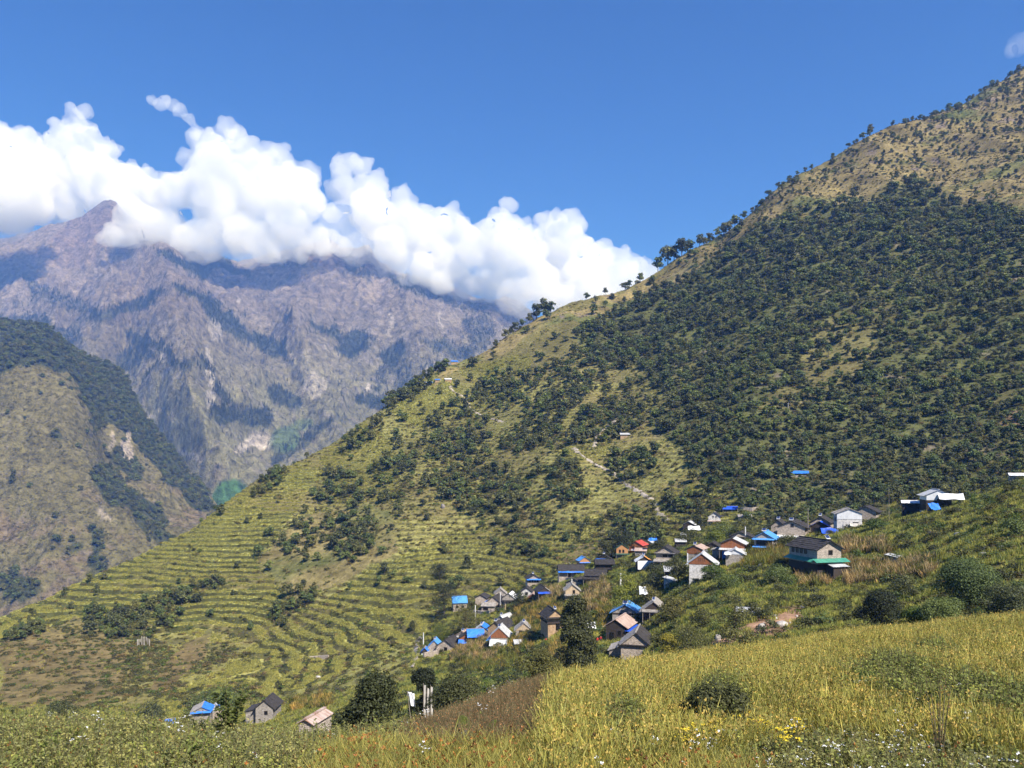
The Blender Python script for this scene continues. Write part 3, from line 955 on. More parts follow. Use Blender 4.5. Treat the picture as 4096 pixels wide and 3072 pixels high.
def conifer_mesh(name, seed, mat, n=180):
    r = np.random.default_rng(seed)
    z = r.uniform(0.08, 1, n) ** 0.9; a = r.uniform(0, 6.283, n)
    q = (1 - z) * 0.19 * r.uniform(.5, 1.1, n) + 0.01
    P = np.stack([q * np.cos(a), q * np.sin(a), z], 1)
    Nr = np.stack([np.cos(a) * .5, np.sin(a) * .5, np.ones(n)], 1) + r.normal(0, .3, (n, 3))
    v, f = leaf_quads(P, Nr, r.uniform(.07, .14, n), r, .6)
    me = mesh_np(name, v, f, [mat]); set_f(me, np.repeat(r.uniform(0, 1, n), 4), 'var')
    return me


def merge_mesh(name, metas, mats):
    """metas: list of (mesh, material index) -> one mesh with attribute var"""
    vs, fs, var, mi = [], [], [], []
    off = 0
    for me, k in metas:
        v = np.empty(len(me.vertices) * 3, np.float32); me.vertices.foreach_get('co', v); v = v.reshape(-1, 3)
        for p in me.polygons:
            fs.append([off + i for i in p.vertices]); mi.append(k)
        if 'var' in me.attributes:
            a = np.empty(len(v), np.float32); me.attributes['var'].data.foreach_get('value', a)
        else:
            a = np.full(len(v), 0.5, np.float32)
        vs.append(v); var.append(a); off += len(v)
    o = bpy.data.meshes.new(name)
    o.from_pydata(np.concatenate(vs).tolist(), [], fs)
    for m in mats: o.materials.append(m)
    o.polygons.foreach_set('material_index', np.array(mi, np.int32))
    set_f(o, np.concatenate(var), 'var')
    o.update()
    return o


M_BARK = plain('bark', (0.13, 0.1, 0.075), rough=0.95, scale=6)
M_FOR = leaf_mat('forest_leaf', (0.11, 0.122, 0.048), 0.45, (0.2, 0.215, 0.08))
M_FORG = leaf_mat('green_forest_leaf', (0.11, 0.148, 0.048), 0.4, (0.21, 0.26, 0.085))
M_SHR = leaf_mat('scrub_leaf', (0.105, 0.105, 0.036), 0.45, (0.2, 0.185, 0.055))
M_SHG = leaf_mat('lush_leaf', (0.09, 0.135, 0.028), 0.4, (0.17, 0.22, 0.05))
M_SHD = leaf_mat('dry_scrub_leaf', (0.16, 0.125, 0.055), 0.45, (0.26, 0.2, 0.08))
M_DARK = leaf_mat('dark_glossy_leaf', (0.042, 0.052, 0.024), 0.5, (0.085, 0.1, 0.045), trans=0.2, rough=0.6, spec=0.2)
M_OLIVE = leaf_mat('olive_leaf', (0.095, 0.1, 0.035), 0.45, (0.18, 0.18, 0.06))
M_LIME = leaf_mat('lime_leaf', (0.15, 0.185, 0.035), 0.4, (0.26, 0.28, 0.05))
M_YEL = leaf_mat('yellowing_leaf', (0.27, 0.235, 0.035), 0.4, (0.42, 0.35, 0.05))
M_CROP = leaf_mat('millet_green', (0.33, 0.325, 0.09), 0.4, (0.45, 0.43, 0.13), trans=0.35)
M_CON = leaf_mat('pine_needles', (0.045, 0.06, 0.032), 0.4, (0.075, 0.09, 0.045), trans=0.1)

rr = np.random.default_rng(77)
tree_crowns, tree_trunks, tree_all = [], [], []
for i in range(8):
    mat = M_FOR if i < 4 else M_FORG
    cm = crown_mesh('tree_crown', 300 + i, mat, n=430, wide=rr.uniform(.34, .46), base=rr.uniform(.14, .26), nl=11, size=(.085, .16))
    tm = trunk_mb(np.random.default_rng(400 + i), rad=.02).mesh('tree_trunk', M_BARK)
    tree_crowns.append(cm); tree_trunks.append(tm)
    tree_all.append(proto('forest_tree_%d' % i, merge_mesh('forest_tree', [(cm, 0), (tm, 1)], [mat, M_BARK])))
C_TREE = proto_collection('forest_protos', tree_all)
shr = []
for i in range(6):
    mat = [M_SHR, M_SHR, M_SHG, M_SHR, M_SHD, M_FOR][i]
    lob = [(rr.normal(0, .28), rr.normal(0, .28), rr.uniform(.15, .4), rr.uniform(.22, .36), rr.uniform(.22, .36), rr.uniform(.2, .34)) for _ in range(6)]
    shr.append(proto('scrub_%d' % i, crown_mesh('scrub', 500 + i, mat, n=130, lobes=lob, size=(.14, .26), aspect=.6)))
C_SHR = proto_collection('scrub_protos', shr)


def blade_clump(name, seed, mat, n=22, h=(.6, 1.0), w=.05, spread=.5, lean=.35, seg=2, heads=None, hmat_i=1, mats=None, head_size=.06):
    """tuft of ribbons, each with seg quads; optional seed heads"""
    r = np.random.default_rng(seed)
    vs, fs, var, mi = [], [], [], []
    for i in range(n):
        a = r.uniform(0, 6.283); q = spread * math.sqrt(r.uniform(0, 1))
        x, y = q * math.cos(a), q * math.sin(a)
        hh = r.uniform(*h); b = r.uniform(0, 6.283); ln = lean * r.uniform(.3, 1) * hh
        dx, dy = math.cos(b) * ln, math.sin(b) * ln
        c = r.uniform(0, 6.283); wx, wy = math.cos(c) * w * .5, math.sin(c) * w * .5
        vv = r.uniform(0, 1); base = len(vs)
        for k in range(seg + 1):
            t = k / seg; ww = (1 - .85 * t * t)
            px, py, pz = x + dx * t * t, y + dy * t * t, hh * (t - .18 * lean * t * t)
            vs += [(px - wx * ww, py - wy * ww, pz), (px + wx * ww, py + wy * ww, pz)]; var += [vv, vv]
            if k:
                j = base + 2 * k
                fs.append((j - 2, j - 1, j + 1, j)); mi.append(0)
        if heads and r.uniform() < heads:
            hx, hy, hz = x + dx, y + dy, hh * (1 - .18 * lean)
            for q_ in range(3):
                d = r.normal(size=3); d /= np.linalg.norm(d); d[2] = abs(d[2]) + .3
                e = np.cross(d, (0.3, .9, .1)); e = e / np.linalg.norm(e) * head_size * .35; d = d * head_size
                j = len(vs); p = np.array((hx, hy, hz - head_size * .2))
                vs += [tuple(p - e), tuple(p + e), tuple(p + d + e * .6), tuple(p + d - e * .6)]; var += [r.uniform()] * 4
                fs.append((j, j + 1, j + 2, j + 3)); mi.append(hmat_i)
    me = bpy.data.meshes.new(name); me.from_pydata(vs, [], fs)
    for m in (mats or [mat]): me.materials.append(m)
    me.polygons.foreach_set('material_index', np.array(mi, np.int32))
    set_f(me, var, 'var'); me.update()
    return me


crops = [proto('crop_%d' % i, blade_clump('crop', 600 + i, M_CROP, n=20, h=(.45, .9), w=.16, spread=.75, lean=.5)) for i in range(4)]
C_CROP = proto_collection('crop_protos', crops)

# ------------------------------------------------------------------ forest on the mountain
inframe = (HU > -60) & (HU < 1085)
dens_tree = (forest * (0.75 + 0.25 * sstep(-.3, .3, fbm2(HX / 40, HY / 40, 3, 301))) + 0.75 * zone(U_, V_, (), WOOD, warp=8, seed=51) * (1 - forest)
             + 0.03 * (tan > .5) * (U_ > 700) + 0.10 * shrub * (tan < .5) * far * (U_ < 730) + .006 * far * (U_ < 730)) * inframe * (ridx < 12.1) * sstep(7.9, 8.3, ridx)
lw = zone(U_, V_, (), WOOD, warp=8, seed=51) * (1 - far) * (U_ < 430)
pts = grid_scatter(HP, dens_tree + .6 * lw, 46000, 311)


def tree_size(q):
    return float(np.clip(3.2 + (q[1] - 260) / 440 * 4.3, 3.0, 8.2))


r_t = np.random.default_rng(312)
pts = thin(pts, lambda q: tree_size(q) * 0.5)
tsz = np.array([tree_size(q) for q in pts]) * np.clip(r_t.normal(1.0, .28, len(pts)), .5, 1.7)
uu = 512 + pts[:, 0] / pts[:, 1] * F; vv = HV - pts[:, 2] / pts[:, 1] * F
openg = zone(uu, vv, TAN, warp=8, seed=31) > .4
tsz[openg & (uu > 700)] *= .5
# trees that stand on the skyline
ridge_trees = [(658, 15), (668, 19), (674, 15), (682, 17), (690, 12), (700, 12), (709, 9), (717, 9), (724, 11), (735, 12), (745, 12), (752, 9), (760, 12), (769, 8), (778, 10), (790, 9), (797, 7), (806, 9), (812, 7), (833, 9), (848, 8),
               (862, 8), (870, 7), (893, 7), (905, 6), (920, 6), (935, 6), (950, 8), (958, 6), (970, 8), (984, 6), (992, 9), (998, 6), (515, 9), (522, 8), (530, 10), (537, 14), (545, 16), (551, 12), (605, 7), (630, 8), (640, 10), (393, 12), (430, 6), (400, 7), (1010, 6), (1018, 8)]
rp, rs = [], []
for u, hpx in ridge_trees:
    c = int(round((u - US[0]) / 1.6)); i = int(np.argmin(HVV[:, c] + 1e5 * (HY[:, c] > Yk[12][c] * 1.02)))
    rp.append(HP[max(i - 1 - int(r_t.integers(0, 4)), 0), c]); rs.append(hpx * HY[i, c] / F * (r_t.uniform(.5, .95) if u > 740 else 1))
pts = np.concatenate([pts, np.array(rp)]); tsz = np.concatenate([tsz, np.array(rs) * 1.15])
app = tsz / pts[:, 1]
app[-len(rp):] += 1.0
uu = 512 + pts[:, 0] / pts[:, 1] * F; vv = HV - pts[:, 2] / pts[:, 1] * F
app[(uu < 5) | (uu > 1019)] = 0
# hide test: only trees whose crown clears the village spur count as seen
col_i = np.clip(((uu - US[0]) / 1.6).round().astype(int), 0, NC - 1)
crestv = np.array([HVV[:256, c].min() for c in range(NC)])
app[(vv - app * F * .6 > crestv[col_i]) & (pts[:, 1] > 200)] = 0
order = np.argsort(-app)
big = order[:300]
rest = order[300:]
r_t = np.random.default_rng(315)
for n_, k in enumerate(big):
    x, y, z = pts[k]; s = float(tsz[k]); u = uu[k]
    vi = int(r_t.integers(0, 5)) if u < 760 or r_t.uniform() < .3 else int(r_t.integers(4, 8))
    if app[k] > .9:
        lab, grp = 'small dark tree standing out against the sky on the ridge', 'trees along the skyline ridge'
    elif u > 640:
        lab, grp = 'bushy dark green tree in the dense forest on the mountainside', 'forest trees on the mountainside'
    else:
        lab, grp = 'rounded dark tree among the terraced fields of the far hillside', 'trees among the far terraces'
    t = thing('forest_tree', lab, 'tree', (x, y, z - .05 * s), float(r_t.uniform(0, 6.28)), grp)
    t.scale = (s, s, s)
    add_obj('trunk', tree_trunks[vi], t); add_obj('crown', tree_crowns[vi], t)
scatter('forest', pts[rest], C_TREE, 8, 1, 1, tilt=.06, label='dark broadleaf forest covering the steep mountainside', cat='forest', seed=316, scl=tsz[rest], sink=.05)

# scrub on the far hill and around the village
dens_s = far * (0.16 + 1.0 * shrub + 0.35 * forest + 0.22 * tan + .3 * (frac > .62) * (terr > .3)) * inframe * (1 - .62 * (zone(U_, V_, TERR, warp=8, seed=41) > .8) * (shrub < .5)) * (ridx < 12.1) * (1 - .6 * (tan > .6) * (U_ < 735))
p1 = grid_scatter(HP, dens_s * np.clip(HY / 700, .4, 1) ** -1.5, 34000, 321)
scatter('hillside_scrub', p1, C_SHR, 6, 1.0, 2.6, label='low scrub and bushes over the far terraced hillside', cat='scrub', seed=322, sink=.12, zs=.75)
dens_c = far * ((terr > .35) * (frac < .5) * 1.0 + .06) * (1 - forest) * inframe * (ridx < 12.05) * (U_ < 780) * (1 - .8 * (tan > .5))
p1 = grid_scatter(HP, dens_c, 85000, 325)
scatter('terrace_crop', p1, C_CROP, 4, .5, .95, label='yellow green millet growing along the far terraces', cat='crop', seed=326, zs=.9)

# woods on the valley spur and the far mountain
con = [proto('pine_%d' % i, conifer_mesh('pine', 700 + i, M_CON)) for i in range(4)]
C_CON = proto_collection('pine_protos', con)
p1 = grid_scatter(CP, C_w + .02, 6200, 331)
scatter('spur_wood', p1, C_TREE, 8, 8, 15, label='dark wood on the valley spur', cat='forest', seed=332, sink=.08, zs=.9)
ok = np.where((D_V < 540), D_w + .035 * sstep(300, 380, D_V), 0)
p1 = grid_scatter(DP, ok, 16000, 335)
scatter('mountain_pines', p1, C_CON, 4, 9, 21, label='scattered dark pines on the far mountain', cat='forest', seed=336, sink=.05, zs=1.0)

p1 = grid_scatter(CP, (1 - C_w), 9000, 341)
scatter('spur_scrub', p1, C_SHR, 6, 2.0, 5.0, label='sparse tussocks and scrub on the grassy valley spur', cat='scrub', seed=342, sink=.15, zs=.5)
# ------------------------------------------------------------------ clouds: lumpy closed hulls filled with scattering vapour
def cloud_mat(name, dens):
    m, nt, out = nmat(name)
    vs = N(nt, 'ShaderNodeVolumeScatter', i_Density=dens, i_Anisotropy=0.0)
    vs.inputs['Color'].default_value = (0.975, 0.977, 0.985, 1)
    L(nt, vs.outputs[0], out.inputs['Volume'])
    return m


def ico(sub=2):
    import bmesh
    bm = bmesh.new(); bmesh.ops.create_icosphere(bm, subdivisions=sub, radius=1.0)
    v = np.array([x.co[:] for x in bm.verts]); f = np.array([[q.index for q in p.verts] for p in bm.faces]); bm.free()
    return v, f


ICO = ico(2)


def cloud(name, label, puffs, Y0, mat, seed, vox=12.0, kids=14, rough=1.0):
    r = np.random.default_rng(seed)
    sph = []
    for (u, v, rp) in puffs:
        y = Y0 + r.normal(0, 60)
        c = PX(u, v, y); R = rp * y / F
        sph.append((c, R * 0.96)); sph.append((c + np.array([r.uniform(-.7, .7) * R, r.uniform(-.5, .5) * R, -.12 * R]), R * .8))
        for k in range(kids):
            d = r.normal(size=3); d /= np.linalg.norm(d)
            if d[2] < -.05: d[2] = abs(d[2]) * r.uniform(0, .8)
            r1 = R * r.uniform(.2, .42)
            c1 = c + d * R * .86
            sph.append((c1, r1))
            for q in range(3):
                d2 = d + r.normal(0, .7, 3); d2 /= np.linalg.norm(d2)
                sph.append((c1 + d2 * r1 * .9, r1 * r.uniform(.3, .5)))
    sph = [(c, q) for c, q in sph if q > vox * .9]
    v = np.concatenate([ICO[0] * q + c for c, q in sph]); f = np.concatenate([ICO[1] + i * len(ICO[0]) for i in range(len(sph))])
    me = mesh_np(name, v, f)
    o = bpy.data.objects.new(name, me); COL.objects.link(o)
    md = o.modifiers.new('r', 'REMESH'); md.mode = 'VOXEL'; md.voxel_size = vox
    dg = bpy.context.evaluated_depsgraph_get()
    ev = o.evaluated_get(dg)
    m2 = bpy.data.meshes.new_from_object(ev)
    bpy.data.objects.remove(o)
    # drop the closed pockets left inside the hull (negative volume)
    n = len(m2.vertices)
    ed = np.empty(len(m2.edges) * 2, np.int32); m2.edges.foreach_get('vertices', ed); ed = ed.reshape(-1, 2)
    lab = np.arange(n)
    while True:
        mn = np.minimum(lab[ed[:, 0]], lab[ed[:, 1]]); l2 = lab.copy()
        np.minimum.at(l2, ed[:, 0], mn); np.minimum.at(l2, ed[:, 1], mn)
        l2 = l2[l2]
        if (l2 == lab).all(): break
        lab = l2
    co = np.empty(n * 3, np.float32); m2.vertices.foreach_get('co', co); co = co.reshape(-1, 3).astype(float)
    nq = len(m2.polygons); lt = np.empty(nq, np.int32); m2.polygons.foreach_get('loop_total', lt)
    lv = np.empty(len(m2.loops), np.int32); m2.loops.foreach_get('vertex_index', lv)
    ls = np.concatenate([[0], np.cumsum(lt)[:-1]])
    c0 = co.mean(0)
    i0, i1, i2 = lv[ls], lv[ls + 1], lv[ls + 2]; i3 = lv[ls + lt - 1]
    sv = np.einsum('ij,ij->i', co[i0] - c0, np.cross(co[i1] - c0, co[i2] - c0)) + np.where(lt == 4, np.einsum('ij,ij->i', co[i0] - c0, np.cross(co[i2] - c0, co[i3] - c0)), 0)
    vol = np.zeros(n); np.add.at(vol, lab[i0], sv)
    ok = vol[lab[i0]] > 0
    q4 = ok & (lt == 4); q3 = ok & (lt == 3)
    fl = [np.stack([i0, i1, i2, i3], 1)[q4]]
    if q3.any(): fl.append(np.stack([i0, i1, i2], 1)[q3])
    keepv = np.zeros(n, bool)
    for q in fl: keepv[q.ravel()] = True
    rem = np.cumsum(keepv) - 1
    m2 = mesh_np(name, co[keepv], [rem[q] for q in fl])
    n = len(m2.vertices)
    co = np.empty(n * 3, np.float32); m2.vertices.foreach_get('co', co); co = co.reshape(-1, 3).astype(float)
    no = np.empty(n * 3, np.float32); m2.vertices.foreach_get('normal', no); no = no.reshape(-1, 3)
    d = 36 * fbm3(co[:, 0] / 130, co[:, 1] / 130, co[:, 2] / 130, 2, seed) + 22 * fbm3(co[:, 0] / 62, co[:, 1] / 62, co[:, 2] / 62, 2, seed + 3) + 11 * fbm3(co[:, 0] / 42, co[:, 1] / 42, co[:, 2] / 42, 3, seed + 5)
    co = co + no * (d * rough)[:, None]
    m2.vertices.foreach_set('co', co.astype(np.float32).ravel())
    m2.materials.clear(); m2.materials.append(mat); m2.update()
    o = add_obj('cloud', m2)
    return tag(o, label, 'cloud', 'cumulus clouds over the mountains')


M_CL = cloud_mat('cloud_vapour', 0.0095)
M_CL3 = cloud_mat('mist_vapour', 0.0035)
M_CL2 = cloud_mat('thin_cloud_vapour', 0.0016)
cloud('cloud', 'white cumulus cloud covering the left end of the mountain', [(10, 190, 42), (30, 168, 28), (20, 148, 20), (0, 135, 15), (-50, 175, 56), (30, 208, 22), (-30, 208, 32), (-90, 160, 40), (8, 210, 24), (-70, 205, 30)], 4300, M_CL, 801)
cloud('cloud', 'white cumulus tower rising behind the high left peak', [(50, 190, 34), (66, 140, 17), (78, 122, 13), (83, 114, 8), (60, 165, 22), (98, 176, 26), (120, 184, 24), (104, 152, 14), (138, 182, 16), (58, 152, 14), (88, 138, 13), (80, 160, 20), (70, 205, 26), (110, 200, 26), (140, 200, 20)], 5750, M_CL, 803)
cloud('cloud', 'tall white cumulus cloud rising above the middle peak with a drifting wisp', [(154, 101, 7), (163, 101, 8), (172, 106, 8), (181, 112, 8), (190, 120, 8), (197, 131, 10), (206, 145, 16), (225, 132, 12), (238, 140, 12), (247, 150, 12), (215, 165, 24), (250, 168, 20), (272, 160, 15), (180, 190, 24),
      (152, 196, 20), (225, 198, 38), (268, 195, 30), (298, 186, 20), (308, 172, 11), (285, 165, 12), (162, 224, 22), (136, 212, 16), (200, 236, 20), (250, 232, 22), (290, 226, 22), (318, 238, 15), (315, 205, 16), (130, 200, 10), (190, 160, 12), (112, 236, 10), (180, 246, 12), (128, 236, 12), (215, 250, 12), (235, 250, 12), (265, 250, 14), (300, 248, 12), (325, 250, 9), (340, 246, 8)], 4400, M_CL, 811)
cloud('cloud', 'long bank of white cumulus clouds trailing down behind the wooded ridge', [(340, 170, 13), (352, 163, 10), (366, 166, 10), (345, 192, 16), (374, 188, 17), (400, 196, 12), (370, 214, 24), (404, 216, 20), (420, 236, 24), (390, 246, 22), (445, 220, 12), (452, 214, 9), (462, 220, 8), (460, 236, 18), (506, 208, 9), (500, 218, 12), (510, 236, 20),
      (480, 248, 24), (520, 254, 26), (546, 222, 9), (556, 218, 9), (570, 217, 10), (578, 226, 9), (555, 238, 18), (575, 244, 18), (560, 264, 26), (598, 258, 14), (612, 254, 9), (625, 260, 12), (640, 264, 9), (620, 278, 22), (590, 282, 26), (540, 284, 22), (500, 278, 20), (450, 264, 20), (640, 286, 20), (560, 300, 16), (610, 302, 22),
      (660, 290, 20), (330, 215, 12), (425, 215, 10), (480, 285, 12), (520, 298, 12), (580, 310, 16), (330, 190, 9), (650, 270, 10), (400, 262, 14), (425, 270, 16), (440, 282, 12), (465, 284, 14), (490, 292, 10), (375, 240, 14), (545, 305, 12), (520, 290, 14), (600, 300, 18), (385, 225, 18), (435, 250, 18)], 4500, M_CL, 821)
cloud('cloud', 'faint thin wisp of cloud above the right hand ridge', [(1010, 50, 7), (1016, 44, 9), (1024, 42, 10), (1034, 40, 12)], 4500, M_CL2, 831, vox=12)

cloud('cloud', 'thin veil of mist hanging under the tall cumulus', [(125, 236, 18), (165, 232, 24), (210, 240, 24), (250, 242, 24), (285, 240, 24), (318, 242, 18), (20, 222, 20), (0, 224, 20), (-40, 222, 24)], 4330, M_CL3, 841, vox=20, rough=1.6, kids=5)
cloud('cloud', 'pale mist trailing along the ridge under the cloud bank', [(345, 225, 20), (360, 245, 20), (390, 258, 22), (420, 270, 22), (455, 282, 22), (490, 290, 20), (525, 298, 20), (560, 302, 22), (600, 302, 24)], 4400, M_CL3, 851, vox=20, rough=1.6, kids=5)
# ------------------------------------------------------------------ village building materials
M_STONE = stone_mat('warm_stone', (0.56, 0.47, 0.39), (0.43, 0.355, 0.29), (0.14, 0.11, 0.085))
M_STONEG = stone_mat('grey_stone', (0.48, 0.43, 0.38), (0.34, 0.3, 0.265), (0.11, 0.095, 0.08))
M_WHITEST = stone_mat('limewashed_stone', (0.78, 0.76, 0.73), (0.66, 0.63, 0.6), (0.3, 0.27, 0.25))
M_MUD = plain('mud_plaster', (0.4, 0.27, 0.16), amp=.3, scale=2)
M_DARKW = plain('smoke_dark_timber', (0.055, 0.042, 0.034), amp=.35, scale=5, stretch=(4, 4, .6))
M_WOOD = plain('red_brown_planks', (0.3, 0.115, 0.05), amp=.4, scale=2.5, stretch=(5, 5, .35))
M_WOODO = plain('orange_planks', (0.48, 0.24, 0.1), amp=.35, scale=2.5, stretch=(5, 5, .35))
M_WOODP = plain('pale_planks', (0.5, 0.38, 0.25), amp=.3, scale=2.5, stretch=(5, 5, .35))
M_POLE = plain('weathered_pole', (0.3, 0.25, 0.2), amp=.3, scale=4)
M_SLATE = plain('dark_roof_slate', (0.05, 0.044, 0.041), amp=.4, scale=1.6, rough=.75)
M_SLAB = plain('pale_stone_slab', (0.33, 0.3, 0.27), amp=.35, scale=1.5)
M_TBLUE = plain('bright_blue_tarp', (0.035, 0.2, 0.72), amp=.18, scale=1.2, rough=.45, spec=.5)
M_TDBLUE = plain('deep_blue_tarp', (0.02, 0.09, 0.55), amp=.2, scale=1.2, rough=.45, spec=.5)
M_TWHITE = plain('white_tarp', (0.74, 0.74, 0.74), amp=.12, scale=1.0, rough=.55)
M_TGREY = plain('grey_tarp', (0.45, 0.42, 0.38), amp=.25, scale=1.0, rough=.7)
M_TORANGE = plain('orange_tarp', (0.72, 0.32, 0.07), amp=.15, scale=1.2, rough=.6)
M_MBLUE = plain('blue_sheet_metal', (0.09, 0.3, 0.7), amp=.15, scale=.8, rough=.4, spec=.5, stretch=(1, 4, 1))
M_MGREEN = plain('green_sheet_metal', (0.055, 0.26, 0.18), amp=.25, scale=.9, rough=.45, spec=.5)
M_MDGREEN = plain('dark_green_sheet_metal', (0.04, 0.1, 0.075), amp=.25, scale=.9, rough=.5)
M_MRED = plain('red_sheet_metal', (0.45, 0.07, 0.05), amp=.25, scale=.9, rough=.45)
M_MGREY = plain('galvanised_sheet', (0.5, 0.5, 0.5), amp=.25, scale=1.0, rough=.45, spec=.5)
M_RUST = plain('rusty_sheet', (0.42, 0.33, 0.28), amp=.4, scale=.9, rough=.6, stretch=(.6, 3, 1), dark=(0.25, 0.11, 0.06))
M_PANE = plain('dark_opening', (0.012, 0.012, 0.013), amp=.1, rough=.3, spec=.4)
M_SOLAR = plain('solar_cell', (0.03, 0.045, 0.11), amp=.15, rough=.15, spec=.8)
M_FRAME = plain('pale_frame', (0.6, 0.6, 0.6), amp=.1)
M_TRIM = plain('blue_paint', (0.06, 0.2, 0.55), amp=.2)
M_CLOTHR = plain('red_cloth', (0.5, 0.035, 0.03), amp=.2)
M_CLOTHB = plain('blue_cloth', (0.05, 0.1, 0.45), amp=.2)
M_TEAL = plain('teal_plastic', (0.05, 0.4, 0.32), amp=.1, rough=.4)
WALLS = dict(stone=M_STONE, grey=M_STONEG, white=M_WHITEST, mud=M_MUD, dark=M_DARKW, wood=M_WOOD, orange=M_WOODO, pale=M_WOODP, wtarp=M_TWHITE)
ROOFS = dict(slate=M_SLATE, slab=M_SLAB, tblue=M_TBLUE, tdblue=M_TDBLUE, twhite=M_TWHITE, tgrey=M_TGREY, torange=M_TORANGE, mblue=M_MBLUE, mgreen=M_MGREEN, mdgreen=M_MDGREEN,
             mred=M_MRED, mgrey=M_MGREY, rust=M_RUST)
hr = random.Random(9)


def roof_plane(mb, a, b, c, d, kind, t=.07):
    """a,b = ridge ends, c,d = eave ends (a-b-c-d around); slates in stepped rows, sheets with ribs, cloth with sag"""
    a, b, c, d = map(Vector, (a, b, c, d))
    up = (b - a).cross(d - a).normalized()
    if up.z < 0: up = -up
    def P(s, w):                     # s along ridge 0..1, w ridge->eave 0..1
        return a.lerp(b, s).lerp(d.lerp(c, s), w)
    if kind in ('slate', 'slab'):
        n = max(3, int((d - a).length / .55))
        m = max(2, int((b - a).length / 1.1))
        for i in range(n):
            w0, w1 = i / n, min(1.0, (i + 1.25) / n)
            cuts = [0] + sorted((k + hr.uniform(-.25, .25)) / m for k in range(1, m)) + [1]
            for k in range(m):
                j = hr.uniform(-.02, .02); e = hr.uniform(-.05, .05) / n
                q = [P(cuts[k], w0) + up * (.02 + j), P(cuts[k + 1], w0) + up * (.02 + j), P(cuts[k + 1], min(1.03, w1 + e)) + up * (.085 + j), P(cuts[k], min(1.03, w1 + e)) + up * (.085 + j)]
                mb.hexa([p - up * .07 for p in q] + q)
        mb.hexa([P(0, 0) - up * .08, P(1, 0) - up * .08, P(1, 1) - up * .08, P(0, 1) - up * .08, P(0, 0), P(1, 0), P(1, 1), P(0, 1)])
    elif kind.startswith('m') or kind == 'rust':
        n = max(8, int((b - a).length / .28))
        for k in range(n):
            s0, s1 = k / n, (k + 1) / n
            h0 = .035 if k % 2 else 0.0; h1 = .035 - h0
            q = [P(s0, 0) + up * h0, P(s1, 0) + up * h1, P(s1, 1) + up * h1, P(s0, 1) + up * h0]
            mb.hexa([p - up * .03 for p in q] + q)
    else:
        n, m = 8, 8
        g = [[P(i / n, w / m) + up * (hr.uniform(-.05, .05) + .05) + Vector((0, 0, -.25 * max(0, w / m - .8))) for w in range(m + 1)] for i in range(n + 1)]
        for i in range(n):
            for w in range(m):
                q = [g[i][w], g[i + 1][w], g[i + 1][w + 1], g[i][w + 1]]
                mb.poly(q); mb.poly([p - up * .03 for p in reversed(q)])


def cloth(name, mat, parent, p00, p10, p11, p01, sag=.12, n=8, m=8, wave=.08, seed=1):
    """hanging or draped sheet with thickness"""
    r = random.Random(seed)
    p00, p10, p11, p01 = map(Vector, (p00, p10, p11, p01))
    nrm = (p10 - p00).cross(p01 - p00).normalized()
    ph = r.uniform(0, 6)
    mb = MB(); top, bot = [], []
    for i in range(n + 1):
        ra, rb = [], []
        for j in range(m + 1):
            s, t = i / n, j / m
            p = p00.lerp(p10, s).lerp(p01.lerp(p11, s), t)
            p = p + nrm * (wave * math.sin(s * 9 + ph + t * 2) + r.uniform(-.3, .3) * wave) + Vector((0, 0, -sag * 4 * t * (1 - t)))
            ra.append(p); rb.append(p - nrm * .03)
        top.append(ra); bot.append(rb)
    for i in range(n):
        for j in range(m):
            mb.poly([top[i][j], top[i + 1][j], top[i + 1][j + 1], top[i][j + 1]])
            mb.poly([bot[i][j], bot[i][j + 1], bot[i + 1][j + 1], bot[i + 1][j]])
    return mb.build(name, mat, parent, smooth=True)


NHOUSE = [0]
DBG = 0


